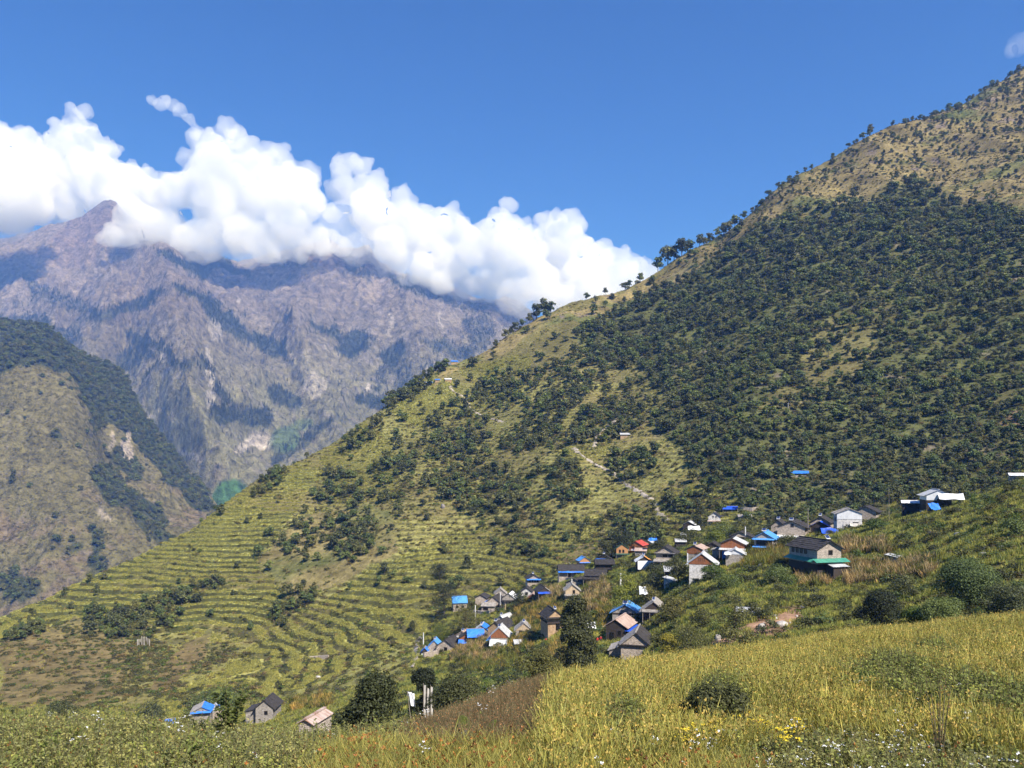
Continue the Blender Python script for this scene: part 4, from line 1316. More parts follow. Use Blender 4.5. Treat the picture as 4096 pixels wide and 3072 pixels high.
def house(label, px, yaw=0, wall='stone', roof='slate', ori='g', L_=None, feats=(), oh=.45, og=.25, Y=None, ymin=95, name='house', cat='house', roof2=None, depth=4.6, group='houses of the village', found=2.2, mono=False):
    x0, x1, yr, ye, yb = [q / 4.0 for q in px]
    uc = (x0 + x1) / 2
    p = hit(uc, yb, ymin) if Y is None else None
    if Y is not None:
        x = (uc - 512) / F * Y; p = np.array([x, Y, ground_z(x, Y)])
    s = p[1] / F
    yw = math.radians(yaw) - math.atan((uc - 512) / F)
    fw = (x1 - x0) * s
    z0 = (HV - yb) * s
    Hr, He = (yb - yr) * s, (yb - ye) * s
    if ori == 'g':
        W = fw / max(.5, math.cos(math.radians(yaw))) if abs(yaw) < 28 else fw
        Ln = L_ or W * 1.15
        rz = yw; dep = Ln
    else:
        W = depth; Ln = fw
        rz = yw + math.pi / 2; dep = W
    He = min(He, Hr - .25)
    back = Vector((math.sin(-yw), math.cos(yw), 0)) * dep * .5
    t = thing(name, label, cat, (p[0] + back.x, p[1] + back.y, z0), rz, group)
    NHOUSE[0] += 1
    if DBG: print('HOUSE', round(uc), round(yb), 'Y', round(float(p[1])), 'buried', round(float(p[2] - z0), 1), 'W', round(W, 1), 'L', round(Ln, 1), 'He', round(He, 1), 'Hr', round(Hr, 1), label[:40])
    w2, l2 = W / 2, Ln / 2
    mb = MB()
    zb = min(0, p[2] - z0) - found
    if mono:
        prof = [(-w2, zb), (w2, zb), (w2, He), (-w2, Hr)]
    else:
        prof = [(-w2, zb), (w2, zb), (w2, He), (0, Hr), (-w2, He)]
    k = len(prof)
    mb.poly([(x, -l2, z) for x, z in prof]); mb.poly([(x, l2, z) for x, z in reversed(prof)])
    for i in range(k):
        (xa, za), (xb, zb_) = prof[i], prof[(i + 1) % k]
        mb.poly([(xa, l2, za), (xb, l2, zb_), (xb, -l2, zb_), (xa, -l2, za)])
    mb.build('wall', WALLS[wall], t)
    rk = roof
    if not mono:
        sl = (Hr - He) / w2
        for sg, kd in ((-1, roof), (1, roof2 or roof)):
            mb = MB(); ex = w2 + oh
            zt = .09
            roof_plane(mb, (0, -l2 - og, Hr + zt), (0, l2 + og, Hr + zt), (sg * ex, l2 + og, Hr - sl * ex + zt), (sg * ex, -l2 - og, Hr - sl * ex + zt), kd)
            ro = mb.build('roof_slope', ROOFS[kd], t)
        mb = MB(); mb.box(-.16, .16, -l2 - og, l2 + og, Hr + .1, Hr + .2)
        mb.build('ridge_cap', ROOFS[roof] if roof not in ('tblue', 'tdblue', 'twhite') else M_POLE, t)
    else:
        mb = MB(); sl = (Hr - He) / W
        roof_plane(mb, (-w2 - oh, -l2 - og, Hr + oh * sl + .06), (-w2 - oh, l2 + og, Hr + oh * sl + .06), (w2 + oh, l2 + og, He - oh * sl + .06), (w2 + oh, -l2 - og, He - oh * sl + .06), roof)
        mb.build('roof_slope', ROOFS[roof], t)

    def face(fc):
        """maps (along, out, z) on a wall to local coordinates; returns fn and width"""
        if ori == 's':
            fc = {'front': 'left', 'left': 'back', 'right': 'front', 'back': 'right'}[fc]
        if fc == 'front': return (lambda a, o, z: (a, -l2 - o, z)), W
        if fc == 'back': return (lambda a, o, z: (-a, l2 + o, z)), W
        if fc == 'left': return (lambda a, o, z: (-w2 - o, -a, z)), Ln
        return (lambda a, o, z: (w2 + o, a, z)), Ln

    def fbox(mb, fn, a0, a1, o0, o1, z0_, z1_):
        mb.hexa([fn(a0, o0, z0_), fn(a1, o0, z0_), fn(a1, o1, z0_), fn(a0, o1, z0_), fn(a0, o0, z1_), fn(a1, o0, z1_), fn(a1, o1, z1_), fn(a0, o1, z1_)])

    for ft in feats:
        kd = ft[0]
        if kd == 'win':
            _, fc, a, z, w, h = ft[:6]
            fn, fwid = face(fc); a = a * fwid; z = z * He
            mb = MB()
            for (b0, b1, c0, c1) in ((a - w / 2 - .09, a - w / 2, z - .09, z + h + .09), (a + w / 2, a + w / 2 + .09, z - .09, z + h + .09), (a - w / 2, a + w / 2, z - .09, z), (a - w / 2, a + w / 2, z + h, z + h + .09)):
                fbox(mb, fn, b0, b1, -.05, .07, c0, c1)
            wo_ = mb.build('window', WALLS[ft[6]] if len(ft) > 6 and ft[6] in WALLS else M_DARKW, t)
            mb = MB(); fbox(mb, fn, a - w / 2, a + w / 2, -.04, .025, z, z + h); mb.build('pane', M_PANE, wo_)
        elif kd == 'door':
            _, fc, a, w, h = ft[:5]
            fn, fwid = face(fc); a = a * fwid
            mb = MB(); fbox(mb, fn, a - w / 2, a + w / 2, -.05, .05, -.1, h)
            mb.build('door', {'blue': M_TRIM, 'wood': M_WOOD}.get(ft[5] if len(ft) > 5 else '', M_PANE), t)
        elif kd == 'gable':
            _, mt, zf = ft
            z1 = He * zf; n = max(6, int(W / .28)); mb = MB()
            for i in range(n):
                xa, xb = -w2 + W * i / n, -w2 + W * (i + 1) / n - .015
                ta, tb = Hr - (Hr - He) * abs(xa) / w2 - .05, Hr - (Hr - He) * abs(xb) / w2 - .05
                o = .05 + (.015 if i % 2 else 0)
                if min(ta, tb) > z1 + .05:
                    mb.hexa([(xa, -l2 - o, z1), (xb, -l2 - o, z1), (xb, -l2 + .02, z1), (xa, -l2 + .02, z1), (xa, -l2 - o, ta), (xb, -l2 - o, tb), (xb, -l2 + .02, tb), (xa, -l2 + .02, ta)])
            mb.build('plank_gable', WALLS[mt], t)
        elif kd == 'band':
            _, mt, za, zb2, o = ft; mb = MB()
            mb.box(-w2 - o, w2 + o, -l2 - o, l2 + o, He * za, He * zb2); mb.build('upper_wall', WALLS[mt], t)
        elif kd == 'solar':
            px_, sz = ft[1], ft[2] if len(ft) > 2 else .8
            mb = MB(); y_ = -l2 + .5 + px_ * Ln
            mb.tube([(0, y_, Hr), (0, y_, Hr + .5)], [.04, .04], 5); sp_ = mb.build('solar_stand', M_POLE, t)
            mb = MB(); mb.slab((-sz / 2, y_ - .35, Hr + .35), (sz / 2, y_ - .35, Hr + .35), (sz / 2, y_ + .25, Hr + .95), (-sz / 2, y_ + .25, Hr + .95), .04)
            pn = mb.build('solar_panel', M_SOLAR, t)
            mb = MB(); mb.slab((-sz / 2 - .05, y_ - .38, Hr + .33), (sz / 2 + .05, y_ - .38, Hr + .33), (sz / 2 + .05, y_ + .28, Hr + .93), (-sz / 2 - .05, y_ + .28, Hr + .93), .05)
            mb.build('frame', M_FRAME, pn)
        elif kd == 'awning':
            _, fc, z, dp, dr, mt, posts = ft[:7]; ex = ft[7] if len(ft) > 7 else .3
            fn, fwid = face(fc); z = z * He; mb = MB()
            h = fwid / 2 + ex
            roof_plane(mb, fn(-h, -.02, z), fn(h, -.02, z), fn(h, dp, z - dr), fn(-h, dp, z - dr), mt)
            aw = mb.build('awning', ROOFS[mt], t)
            for i in range(posts):
                a = -h + .15 + (2 * h - .3) * i / max(1, posts - 1); mb = MB()
                b0, b1 = fn(a, dp - .15, zb + .5), fn(a, dp - .15, z - dr + .05)
                mb.tube([b0, b1], [.07, .055], 6); mb.build('post', M_POLE, t)
        elif kd == 'sheet':
            _, fc, a0, a1, zt_, zb2, mt = ft[:7]; o0, o1 = (ft[7], ft[8]) if len(ft) > 8 else (.12, .2)
            fn, fwid = face(fc)
            cloth('tarp', ROOFS[mt], t, fn(a0 * fwid, o1, zb2 * He), fn(a1 * fwid, o1, zb2 * He), fn(a1 * fwid, o0, zt_ * He), fn(a0 * fwid, o0, zt_ * He), sag=.08, seed=NHOUSE[0])
        elif kd == 'annex':
            _, fc, a0, a1, dp, z1, z2, wm, rm = ft
            fn, fwid = face(fc); mb = MB(); a0 *= fwid; a1 *= fwid
            mb.hexa([fn(a0, 0.0, zb), fn(a1, 0.0, zb), fn(a1, dp, zb), fn(a0, dp, zb), fn(a0, 0.0, z1), fn(a1, 0.0, z1), fn(a1, dp, z2), fn(a0, dp, z2)])
            mb.build('lean_to_wall', WALLS[wm], t)
            mb = MB(); roof_plane(mb, fn(a0 - .25, -.02, z1 + .08), fn(a1 + .25, -.02, z1 + .08), fn(a1 + .25, dp + .3, z2 + .05), fn(a0 - .25, dp + .3, z2 + .05), rm)
            mb.build('lean_to_roof', ROOFS[rm], t)
        elif kd == 'cloths':
            _, fc, z, n = ft; fn, fwid = face(fc)
            for i in range(n):
                a = (-.4 + .8 * i / max(1, n - 1)) * fwid; mb = MB()
                fbox(mb, fn, a - .22, a + .22, .75, .79, z * He - .8, z * He)
                mb.build('laundry', [M_CLOTHR, M_FRAME, M_CLOTHB, M_TWHITE][i % 4], t)
    return t


W_ = lambda fc, *xs, z=.45, w=.7, h=.8: [('win', fc, x, z, w, h) for x in xs]
# --- lower cluster on the left end of the spur
house('stone house with dark slate roof above a stone terrace wall', (1747, 1812, 2560, 2585, 2612), -22, 'stone', 'slate', L_=7, feats=W_('front', .05, z=.35, w=.8, h=.9), oh=.7)
house('small stone hut under a bright blue roof beside the slate house', (1712, 1762, 2564, 2588, 2606), -8, 'stone', 'mblue', L_=5, feats=[('solar', .2, .5)])
house('lean-to shed of blue sheet and white tarp at the spur tip', (1689, 1708, 2594, 2604, 2622), -5, 'dark', 'tblue', L_=3, feats=[('sheet', 'front', -.6, .9, .5, -.35, 'twhite', .3, 1.0)], name='shed', cat='shed')
house('low flat hut with pale corrugated sheets between slate and blue roofs', (1800, 1836, 2554, 2562, 2578), 5, 'grey', 'mgrey', 's', depth=4)
house('little hut with rusty corrugated roof above the blue tarps', (1826, 1872, 2527, 2540, 2560), -20, 'grey', 'rust', L_=4.5, feats=[('solar', .0, .6)])
house('brown gabled hut with a bright blue tarp awning', (1838, 1886, 2538, 2552, 2580), -5, 'wood', 'slate', roof2='tblue', L_=5, feats=[('awning', 'front', .75, 1.7, .75, 'tblue', 0)])
house('long hut wholly covered in bright blue tarp', (1872, 1936, 2522, 2545, 2568), 5, 'dark', 'tblue', 's', depth=4.5)
house('hut with pale sheet roof and one blue tarp corner', (1900, 1950, 2503, 2520, 2548), -8, 'grey', 'mgrey', roof2='tblue', L_=5.5, feats=[('solar', .1, .5)])
house('wide house under a broad dark slate roof with rusty gable', (1951, 2010, 2489, 2514, 2548), -25, 'mud', 'slate', L_=8.5, oh=.7, feats=[('solar', .0, .7), ('sheet', 'front', -.45, .45, .55, .05, 'rust')])
house('grey roofed house with red brown plank gable over a white tarp porch', (1963, 2030, 2512, 2543, 2590), -8, 'grey', 'mgrey', L_=6, oh=.6, feats=[('gable', 'wood', .82), ('solar', .0, .6), ('sheet', 'front', -.55, .5, .68, .22, 'twhite', .2, 1.5), ('awning', 'left', .7, 1.3, .5, 'mblue', 0)])
house('hut with weathered grey corrugated roof higher up the slope', (1974, 2030, 2464, 2484, 2506), -28, 'grey', 'mgrey', L_=6, feats=[('solar', .0, .5)])
house('small gabled house with pale ridge boards among yellow maize', (2063, 2128, 2493, 2520, 2545), 0, 'grey', 'slab', L_=5, feats=[('solar', .0, .5), ('gable', 'pale', .9)] + W_('front', -.2, .2))
house('low shed with a shiny silver sheet roof in the grass', (2060, 2106, 2566, 2574, 2590), 8, 'grey', 'mgrey', 's', depth=3.4, name='shed', cat='shed')
# --- middle cluster behind the spreading tree
house('pale stone house with a faded blue sheet roof behind the spreading tree', (1812, 1868, 2390, 2410, 2448), 5, 'stone', 'mblue', 's', depth=5.5, feats=W_('front', -.2, .2))
house('stone house with sunlit gable wall next to a terrace yard', (1901, 1944, 2380, 2392, 2424), -14, 'stone', 'slate', L_=6)
house('broad slate roofed house with a blue tarp awning at its left side', (1940, 2004, 2388, 2412, 2436), -16, 'stone', 'slate', roof2='slate', L_=7.5, feats=[('awning', 'left', .95, 1.6, .4, 'tblue', 2), ('awning', 'front', .6, 1.2, .3, 'slate', 3)])
house('tall narrow gabled house standing highest in its cluster', (1980, 2024, 2356, 2374, 2402), 0, 'grey', 'slab', L_=5, feats=W_('front', -.22, .22, z=.2) + [('awning', 'front', .75, .9, .2, 'slab', 0)])
house('slate house with a white tarp over one roof slope', (2010, 2058, 2374, 2392, 2420), -12, 'grey', 'slate', roof2='twhite', L_=6, feats=[('awning', 'front', .7, 1.2, .3, 'slate', 3)])
house('low stone byre with a slab roof on the terrace edge', (1926, 1980, 2414, 2424, 2446), -10, 'stone', 'slab', 's', depth=4.0, feats=W_('front', -.2, z=.25, w=1.6), name='byre', cat='shed')
# --- between the clusters
house('two storey house with a blue tarp and white window row', (2110, 2160, 2301, 2316, 2346), 8, 'stone', 'slate', L_=5.5, roof2='slate', feats=[('awning', 'front', 1.0, .9, .25, 'tblue', 0), ('solar', .3, .6)] + W_('front', -.3, -.1, .1, .3, z=.6, w=.4, h=.6))
house('small whitewashed hut with dark slate roof and one window', (2084, 2128, 2352, 2368, 2390), -5, 'white', 'slate', L_=5, feats=W_('front', .0, z=.5))
house('small hut with a rusty roof in front of the dark roofed house', (2112, 2150, 2376, 2388, 2408), -5, 'wood', 'rust', L_=4)
house('black walled house with white sheet roof and blue tarp awning', (2154, 2202, 2349, 2366, 2400), 12, 'dark', 'slate', roof2='mgrey', L_=6, feats=[('awning', 'front', .95, 1.3, .35, 'tdblue', 2)])
house('pale plank gabled house with a white edged roof behind the great tree', (2262, 2318, 2339, 2361, 2396), 4, 'pale', 'slab', L_=5, feats=[('awning', 'front', .55, .8, .35, 'slab', 0)] + W_('front', .1, z=.65, w=.5))
house('low house under a dark slate roof beside a prayer flag pole', (2264, 2330, 2318, 2332, 2352), -18, 'stone', 'slate', L_=7)
house('long dark roofed house with a blue tarp along its eave', (2236, 2338, 2263, 2284, 2312), 6, 'stone', 'slate', 's', depth=5.2, feats=[('awning', 'front', 1.0, 1.1, .35, 'tblue', 4), ('door', 'front', -.1, 1.0, 1.9), ('door', 'front', .2, .9, 1.8), ('solar', .5, .6)])
house('long low house with a dark slate roof and slate veranda', (2338, 2422, 2283, 2302, 2330), -6, 'grey', 'slate', 's', depth=5.5, feats=[('awning', 'front', .78, 1.7, .5, 'slate', 4)] + W_('front', -.3, -.1, .1, z=.8, w=.8, h=.4))
house('small orange wooden house with a blue roof', (2320, 2358, 2229, 2242, 2270), 18, 'orange', 'mblue', L_=4, feats=[('awning', 'front', .75, .7, .15, 'tblue', 0), ('band', 'dark', -.4, .35, .03)])
house('dark two storey house with rows of windows', (2384, 2458, 2243, 2256, 2292), 6, 'dark', 'slate', 's', depth=6, feats=[('awning', 'front', .52, .8, .2, 'slate', 0)] + W_('front', -.35, -.2, -.05, z=.62, w=.7, h=.7) + W_('front', .15, .28, .4, z=.62, w=.7, h=.7) + W_('front', -.2, .2, z=.1, w=.8, h=.9) + [('awning', 'front', 1.0, .7, .1, 'slate', 0)])
house('house with a blue trimmed front just above the dark two storey house', (2386, 2444, 2219, 2234, 2258), -10, 'dark', 'slate', L_=6, feats=[('awning', 'front', .95, .8, .25, 'tblue', 0), ('solar', .0, .6)])
house('bright orange plank house with dark green roof and porch', (2466, 2512, 2177, 2193, 2234), 6, 'orange', 'mdgreen', L_=5.5, feats=[('awning', 'front', .5, 1.2, .3, 'mdgreen', 3), ('band', 'grey', -.2, .34, .04)] + W_('front', -.2, .1, z=.6, w=.45))
house('red roofed plank house with balcony and hanging laundry', (2518, 2568, 2166, 2181, 2218), -18, 'wood', 'mred', L_=6, feats=[('awning', 'front', .48, 1.3, .05, 'mgrey', 3, .6), ('cloths', 'front', .62, 6)] + W_('front', -.2, .15, z=.68, w=.5, h=.5, ))
house('small shed with a reddish sheet roof beside the balcony house', (2540, 2584, 2195, 2203, 2226), -5, 'grey', 'rust', 's', depth=3.5, name='shed', cat='shed')
house('little tan hut with a grey sheet roof behind trees', (2572, 2612, 2162, 2174, 2192), -15, 'mud', 'mgrey', L_=4, feats=W_('front', .1))
house('wide stone gabled house with a stone slab veranda roof', (2624, 2696, 2188, 2210, 2256), -8, 'stone', 'slate', L_=7, oh=.8, feats=[('awning', 'front', .42, 2.0, .55, 'slab', 4, .5), ('awning', 'front', .98, .6, .15, 'slab', 0)] + W_('front', .0, .3, z=.62, w=1.0, h=.6))
house('hut covered with a sagging white tarp and orange sheet', (2548, 2606, 2228, 2246, 2280), 5, 'dark', 'twhite', L_=5, roof2='torange', feats=[('sheet', 'front', -.45, .75, 1.1, .1, 'twhite', .3, .9), ('solar', .3, .5)])
house('open shed with a pale sheet roof under the trees', (2660, 2712, 2270, 2280, 2306), 5, 'dark', 'mgrey', 's', depth=4, name='shed', cat='shed', feats=[('awning', 'front', .95, 1.0, .2, 'mgrey', 3)])
house('little white plastered hut with a single pitched sheet roof', (2656, 2694, 2313, 2322, 2352), -20, 'white', 'mgrey', 'g', L_=2.8, mono=True, name='hut', cat='hut')
# --- beside the great tree
house('two storey slate house half hidden by the great dark tree', (2192, 2252, 2442, 2468, 2520), 16, 'mud', 'slate', L_=6.5, oh=.6, Y=188, feats=[('awning', 'front', .98, .7, .25, 'slate', 0), ('solar', .0, .5), ('band', 'dark', .5, .62, .25), ('door', 'front', .15, 1.0, 1.7)] + W_('left', -.2, .2, z=.6))
house('stone house with a bright blue metal roof and dark eave band', (2450, 2550, 2421, 2450, 2500), -6, 'grey', 'mblue', L_=7, oh=.7, feats=[('solar', -.02, .9), ('band', 'dark', .82, .95, .06), ('sheet', 'front', -.05, .5, .5, -.05, 'mgrey', .2, .35)] + W_('front', -.1, .2, z=.45, w=.7, h=.5))
house('old open hut with a ragged grey thatch roof on posts', (2576, 2652, 2408, 2438, 2476), -4, 'dark', 'slab', L_=6.5, oh=.9, feats=[('solar', .0, .5), ('awning', 'front', .98, 1.3, .35, 'slab', 4)])
house('plank house with rusty corrugated roof and blue panel awning', (2424, 2500, 2479, 2504, 2566), -16, 'dark', 'rust', L_=7.5, oh=.7, feats=[('awning', 'right', .75, 2.6, .5, 'tdblue', 3), ('door', 'front', -.2, .9, 1.8)] + W_('front', .2))
house('gabled stone house with mossy pale ridge and a stone lean-to', (2484, 2600, 2532, 2580, 2640), -6, 'stone', 'slab', roof2='slate', L_=7.5, oh=.7, og=.3, feats=[('annex', 'left', -.5, .2, 2.4, 1.9, .9, 'stone', 'slab'), ('awning', 'front', 1.0, .35, .15, 'slate', 0, .5)])
# --- right hand row along the crest
house('white fronted house with a blue roof slope and green porch cloth', (2834, 2880, 2050, 2066, 2094), -6, 'white', 'tblue', roof2='slate', L_=5, feats=[('awning', 'front', .42, 1.0, .3, 'rust', 2), ('sheet', 'front', .1, .5, .3, .05, 'mgreen', .5, .5)] + W_('front', -.1, .15, z=.9, w=.3, h=.35), Y=300)
house('low shelter under a rumpled deep blue tarp', (2894, 2948, 2026, 2036, 2050), 0, 'dark', 'tdblue', 's', depth=4, name='shelter', cat='shed', ymin=240)
house('low stone byre with a pale slab roof by the ruined wall', (2955, 3005, 2060, 2067, 2084), 4, 'stone', 'slab', 's', depth=4, name='byre', cat='shed', ymin=240)
house('weathered grey hut hidden among bushes with white sacks before it', (2732, 2776, 2086, 2098, 2116), -12, 'dark', 'mgrey', L_=4.5, ymin=150)
house('small grey roofed hut under the trees above the plank house', (2704, 2744, 2159, 2167, 2184), 6, 'dark', 'mgrey', 's', depth=4, Y=235)
house('brown plank house with rusty roof and white tarp side', (2748, 2808, 2183, 2196, 2236), -14, 'grey', 'slate', roof2='rust', L_=6.5, feats=[('gable', 'wood', .5), ('solar', .0, .7), ('sheet', 'right', -.5, .5, .95, .3, 'twhite')])
house('tall whitewashed stone house with a red brown plank gable', (2758, 2856, 2216, 2252, 2326), -4, 'white', 'mgrey', L_=6.5, oh=.8, feats=[('gable', 'wood', .92), ('win', 'front', -.08, 1.12, .35, .5), ('win', 'front', .08, 1.12, .35, .5)])
house('stone house with a white sheet gable next to the plank house', (2904, 2976, 2199, 2217, 2260), -2, 'grey', 'mgrey', L_=5.5, feats=[('gable', 'wtarp', .98), ('sheet', 'front', -.55, -.2, 1.2, .95, 'twhite', .1, .6)])
house('cluttered house with a blue door under pale layered roofs', (2884, 2976, 2154, 2176, 2236), -6, 'wood', 'slate', roof2='mgrey', L_=6, feats=[('door', 'front', -.35, .9, 1.8, 'blue'), ('awning', 'front', .72, 1.2, .35, 'mgrey', 4), ('annex', 'left', -.5, .1, 2.2, 2.2, 1.7, 'stone', 'slab')])
house('stone gabled house with dark bargeboards and a grey slate roof', (2924, 3000, 2129, 2146, 2180), -6, 'stone', 'slate', L_=6, oh=.6, feats=[('awning', 'front', .95, .7, .2, 'slate', 0)], Y=212)
house('bright blue roofed house with a long window row and blue awnings', (3018, 3092, 2130, 2152, 2208), -8, 'stone', 'mblue', L_=7, oh=.7, feats=[('awning', 'front', .98, .9, .3, 'mblue', 0), ('awning', 'front', .42, 1.0, .25, 'mblue', 3), ('solar', .0, .8), ('door', 'front', -.3, .8, 1.6, 'blue')] + W_('front', -.3, -.14, .02, .18, .34, z=.52, w=.55, h=.85))
house('small dark roofed hut between the plank house and the blue door', (2826, 2872, 2172, 2184, 2214), -8, 'dark', 'slate', L_=5, Y=206)
house('large stone house with slate roof and a white tarp over its porch', (3112, 3216, 2086, 2108, 2156), -8, 'stone', 'slate', L_=9, oh=.8, feats=[('solar', .0, .9), ('awning', 'front', .3, 1.8, .45, 'twhite', 4, .8), ('win', 'front', .05, 1.05, .5, .5)] + W_('left', -.2, .2), Y=190)
house('stone gable wing joined behind the large slate house', (3086, 3136, 2082, 2102, 2150), -8, 'stone', 'slate', L_=6, oh=.6, feats=[('solar', .1, .7)] + W_('front', .2, z=.4), Y=201)
house('stone house behind a blue tarp gable by the tall pole', (3244, 3316, 2068, 2090, 2136), -8, 'stone', 'slate', L_=7, Y=196, feats=[('solar', .0, .6)])
house('open kitchen shelter with a bright blue tarp roof and posts', (3246, 3308, 2086, 2104, 2138), -8, 'dark', 'tdblue', L_=2.2, oh=.5, Y=191, name='shelter', cat='shed', feats=W_('front', -.2, .25, z=.3, w=.9, h=1.0))
house('two storey white house with a grey cloth porch', (3352, 3444, 2036, 2054, 2114), 8, 'white', 'slab', L_=6, oh=.6, Y=184, feats=[('gable', 'wtarp', .62), ('sheet', 'front', .0, .5, .36, .18, 'tgrey', .1, 1.3), ('door', 'front', .25, 1.2, 1.5)] + W_('left', -.1, .2))
house('stone house with a wide dark roof behind the white house', (3420, 3500, 2026, 2046, 2080), -10, 'stone', 'slate', L_=6.5, oh=.6, Y=197)
house('large stone house with slate top roof and green sheet metal skirt roof', (3262, 3372, 2163, 2194, 2294), 36, 'stone', 'slate', L_=8.5, oh=.55, og=.5, Y=141, feats=[('solar', .0, .7), ('awning', 'front', .6, 1.3, .55, 'mgreen', 0, 1.0), ('awning', 'left', .6, 1.3, .55, 'mgreen', 0, .2), ('band', 'dark', -.5, .38, .05), ('band', 'mud', -.3, .36, .03),
      ('annex', 'front', -.15, .45, 2.2, 1.9, 1.4, 'dark', 'mgrey'), ('door', 'left', .1, 1.2, 2.0)] + W_('left', -.35, -.2, -.05, .1, z=.74, w=.6, h=.8) + W_('front', .05, z=.76, w=.7, h=.7), )
house('tiny stone hut with a single sheet roof among dry maize', (3548, 3584, 2221, 2228, 2262), -15, 'stone', 'mgrey', L_=2.4, mono=True, name='hut', cat='hut', oh=.25, og=.2)
house('house draped in a big white tarp beside the upper terraces', (3712, 3800, 1960, 1980, 2022), 12, 'wtarp', 'mgrey', L_=7, roof2='twhite', oh=.7, Y=172, feats=[('band', 'dark', -.6, .5, .03), ('sheet', 'front', -.05, .95, 1.15, .62, 'twhite', .2, 1.8), ('door', 'front', 0, .9, 1.5)])
house('low shed with broken white sheets beside the tarp house', (3614, 3686, 2004, 2012, 2030), 4, 'dark', 'twhite', 's', depth=3.5, Y=180, name='shed', cat='shed')
house('low stone shelter with white sheet roof in the grass below the spur', (2948, 3030, 2441, 2448, 2464), -6, 'grey', 'mgrey', 's', depth=3, ymin=80, name='shed', cat='shed', roof2='twhite')
house('isolated hut with a blue sheet roof in the forest edge', (3166, 3232, 1884, 1893, 1908), 5, 'stone', 'tblue', 's', depth=5, ymin=250)
house('white roofed hut showing over the right hand terrace', (4046, 4110, 1894, 1902, 1916), 5, 'stone', 'twhite', 's', depth=5, Y=182)
# --- below on the left, near the field
house('lone stone house with dark roof and lean-to below the field edge', (1024, 1090, 2804, 2832, 2884), -18, 'grey', 'slate', L_=7, oh=.6, Y=200, feats=[('annex', 'left', -.5, .3, 3.0, 2.6, 1.9, 'grey', 'slate')] + W_('front', .1, z=.5))
house('old shed patched with blue tarp half hidden by weeds', (770, 838, 2830, 2846, 2896), -8, 'grey', 'slab', L_=5, roof2='tblue', Y=196, name='shed', cat='shed', feats=[('awning', 'front', 1.0, .8, .2, 'tblue', 2)])
house('pale sheet roofed shed behind the tall weed', (850, 900, 2832, 2850, 2896), 10, 'stone', 'mgrey', L_=4.5, Y=204, name='shed', cat='shed', roof2='tblue')
house('tiny hut with a blue tarp roof just above the weeds', (664, 696, 2884, 2894, 2920), 0, 'grey', 'tblue', 's', depth=3, Y=170, name='hut', cat='hut')
house('low stone hut with a rusty sheet roof just beyond the field', (1190, 1256, 2880, 2896, 2930), -30, 'stone', 'rust', L_=3.6, Y=76, ymin=40, name='hut', cat='hut', oh=.2, og=.2, found=4)
# --- far huts on the big hill
for (a, b, c, d, e, lb, rf) in [(1688, 1708, 1524, 1530, 1540, 'far white roofed hut on the hill shoulder', 'twhite'), (1710, 1730, 1526, 1531, 1541, 'far white shed with a blue edge on the hill shoulder', 'mblue'),
                            (1741, 1760, 1515, 1519, 1528, 'far little blue roofed hut on the hill shoulder', 'tblue'), (1780, 1806, 1512, 1517, 1527, 'far long white roofed hut above the path bend', 'twhite'),
                            (1805, 1831, 1441, 1446, 1455, 'far blue roofed hut close under the skyline', 'tblue'), (2078, 2096, 1492, 1497, 1505, 'far pale blue hut among hillside shrubs', 'mblue'),
                            (2482, 2520, 1732, 1738, 1750, 'far grey roofed cattle shed on the green slope', 'mgrey')]:
    house(lb, (a, b, c, d, e), 4, 'mud', rf, 's', depth=4.5, ymin=300, group='huts on the far hill', name='hut', cat='hut')
# ------------------------------------------------------------------ stone paths on the hill
def ribbon(name, px, w, label, ymin=250, seed=1, lift=.35):
    r = random.Random(seed)
    P = []
    for (u0, v0), (u1, v1) in zip(px[:-1], px[1:]):
        n = max(2, int(math.hypot(u1 - u0, v1 - v0) / 1.5))
        for i in range(n):
            t = i / n
            P.append(hit(u0 + (u1 - u0) * t + r.uniform(-.4, .4), v0 + (v1 - v0) * t, ymin))
    P = np.array(P)
    d = np.gradient(P, axis=0); d[:, 2] = 0
    nrm = np.stack([-d[:, 1], d[:, 0], 0 * d[:, 0]], 1); nrm /= np.linalg.norm(nrm, axis=1, keepdims=True) + 1e-9
    ww = np.array([w * r.uniform(.35, 1.2) for _ in P])[:, None]
    rows = []
    for k in (-1, -.4, .4, 1):
        q = P + nrm * ww * k
        for i in range(len(q)):
            q[i, 2] = ground_z(q[i, 0], q[i, 1]) + lift * (1 if abs(k) < .5 else -.3)
        rows.append(q)
    V = np.stack(rows, 0); n = len(P)
    g = np.arange(4 * n).reshape(4, n)
    f = np.stack([g[:-1, :-1], g[:-1, 1:], g[1:, 1:], g[1:, :-1]], -1).reshape(-1, 4)
    me = mesh_np(name, V.reshape(-1, 3), f, [M_PATH], smooth=True)
    tag(add_obj(name, me), label, None, kind='structure')


M_PATH = plain('path_stones', (0.36, 0.31, 0.26), amp=.4, scale=.5)
M_EARTH = plain('bare_earth', (0.36, 0.2, 0.12), amp=.35, scale=.5)
ribbon('stone_path', [(669, 521), (659, 514), (652, 500), (640, 492), (625, 484), (612, 472), (598, 466), (585, 458), (572, 447)], 1.5, 'stony footpath winding up from the village', seed=2)
ribbon('stone_path', [(594, 449), (596, 438), (605, 428), (615, 421), (620, 416)], 1.3, 'stony stream bed on the green slope', seed=3)
ribbon('stone_path', [(504, 422), (492, 419), (480, 415), (470, 409), (468, 402), (462, 396), (455, 393), (450, 388), (452, 384)], 1.2, 'pale earth path curving to the hill shoulder', seed=4)
ribbon('stone_path', [(412, 668), (418, 655), (416, 645), (420, 636)], 1.0, 'stepped path up past the slate house', seed=5, ymin=150)

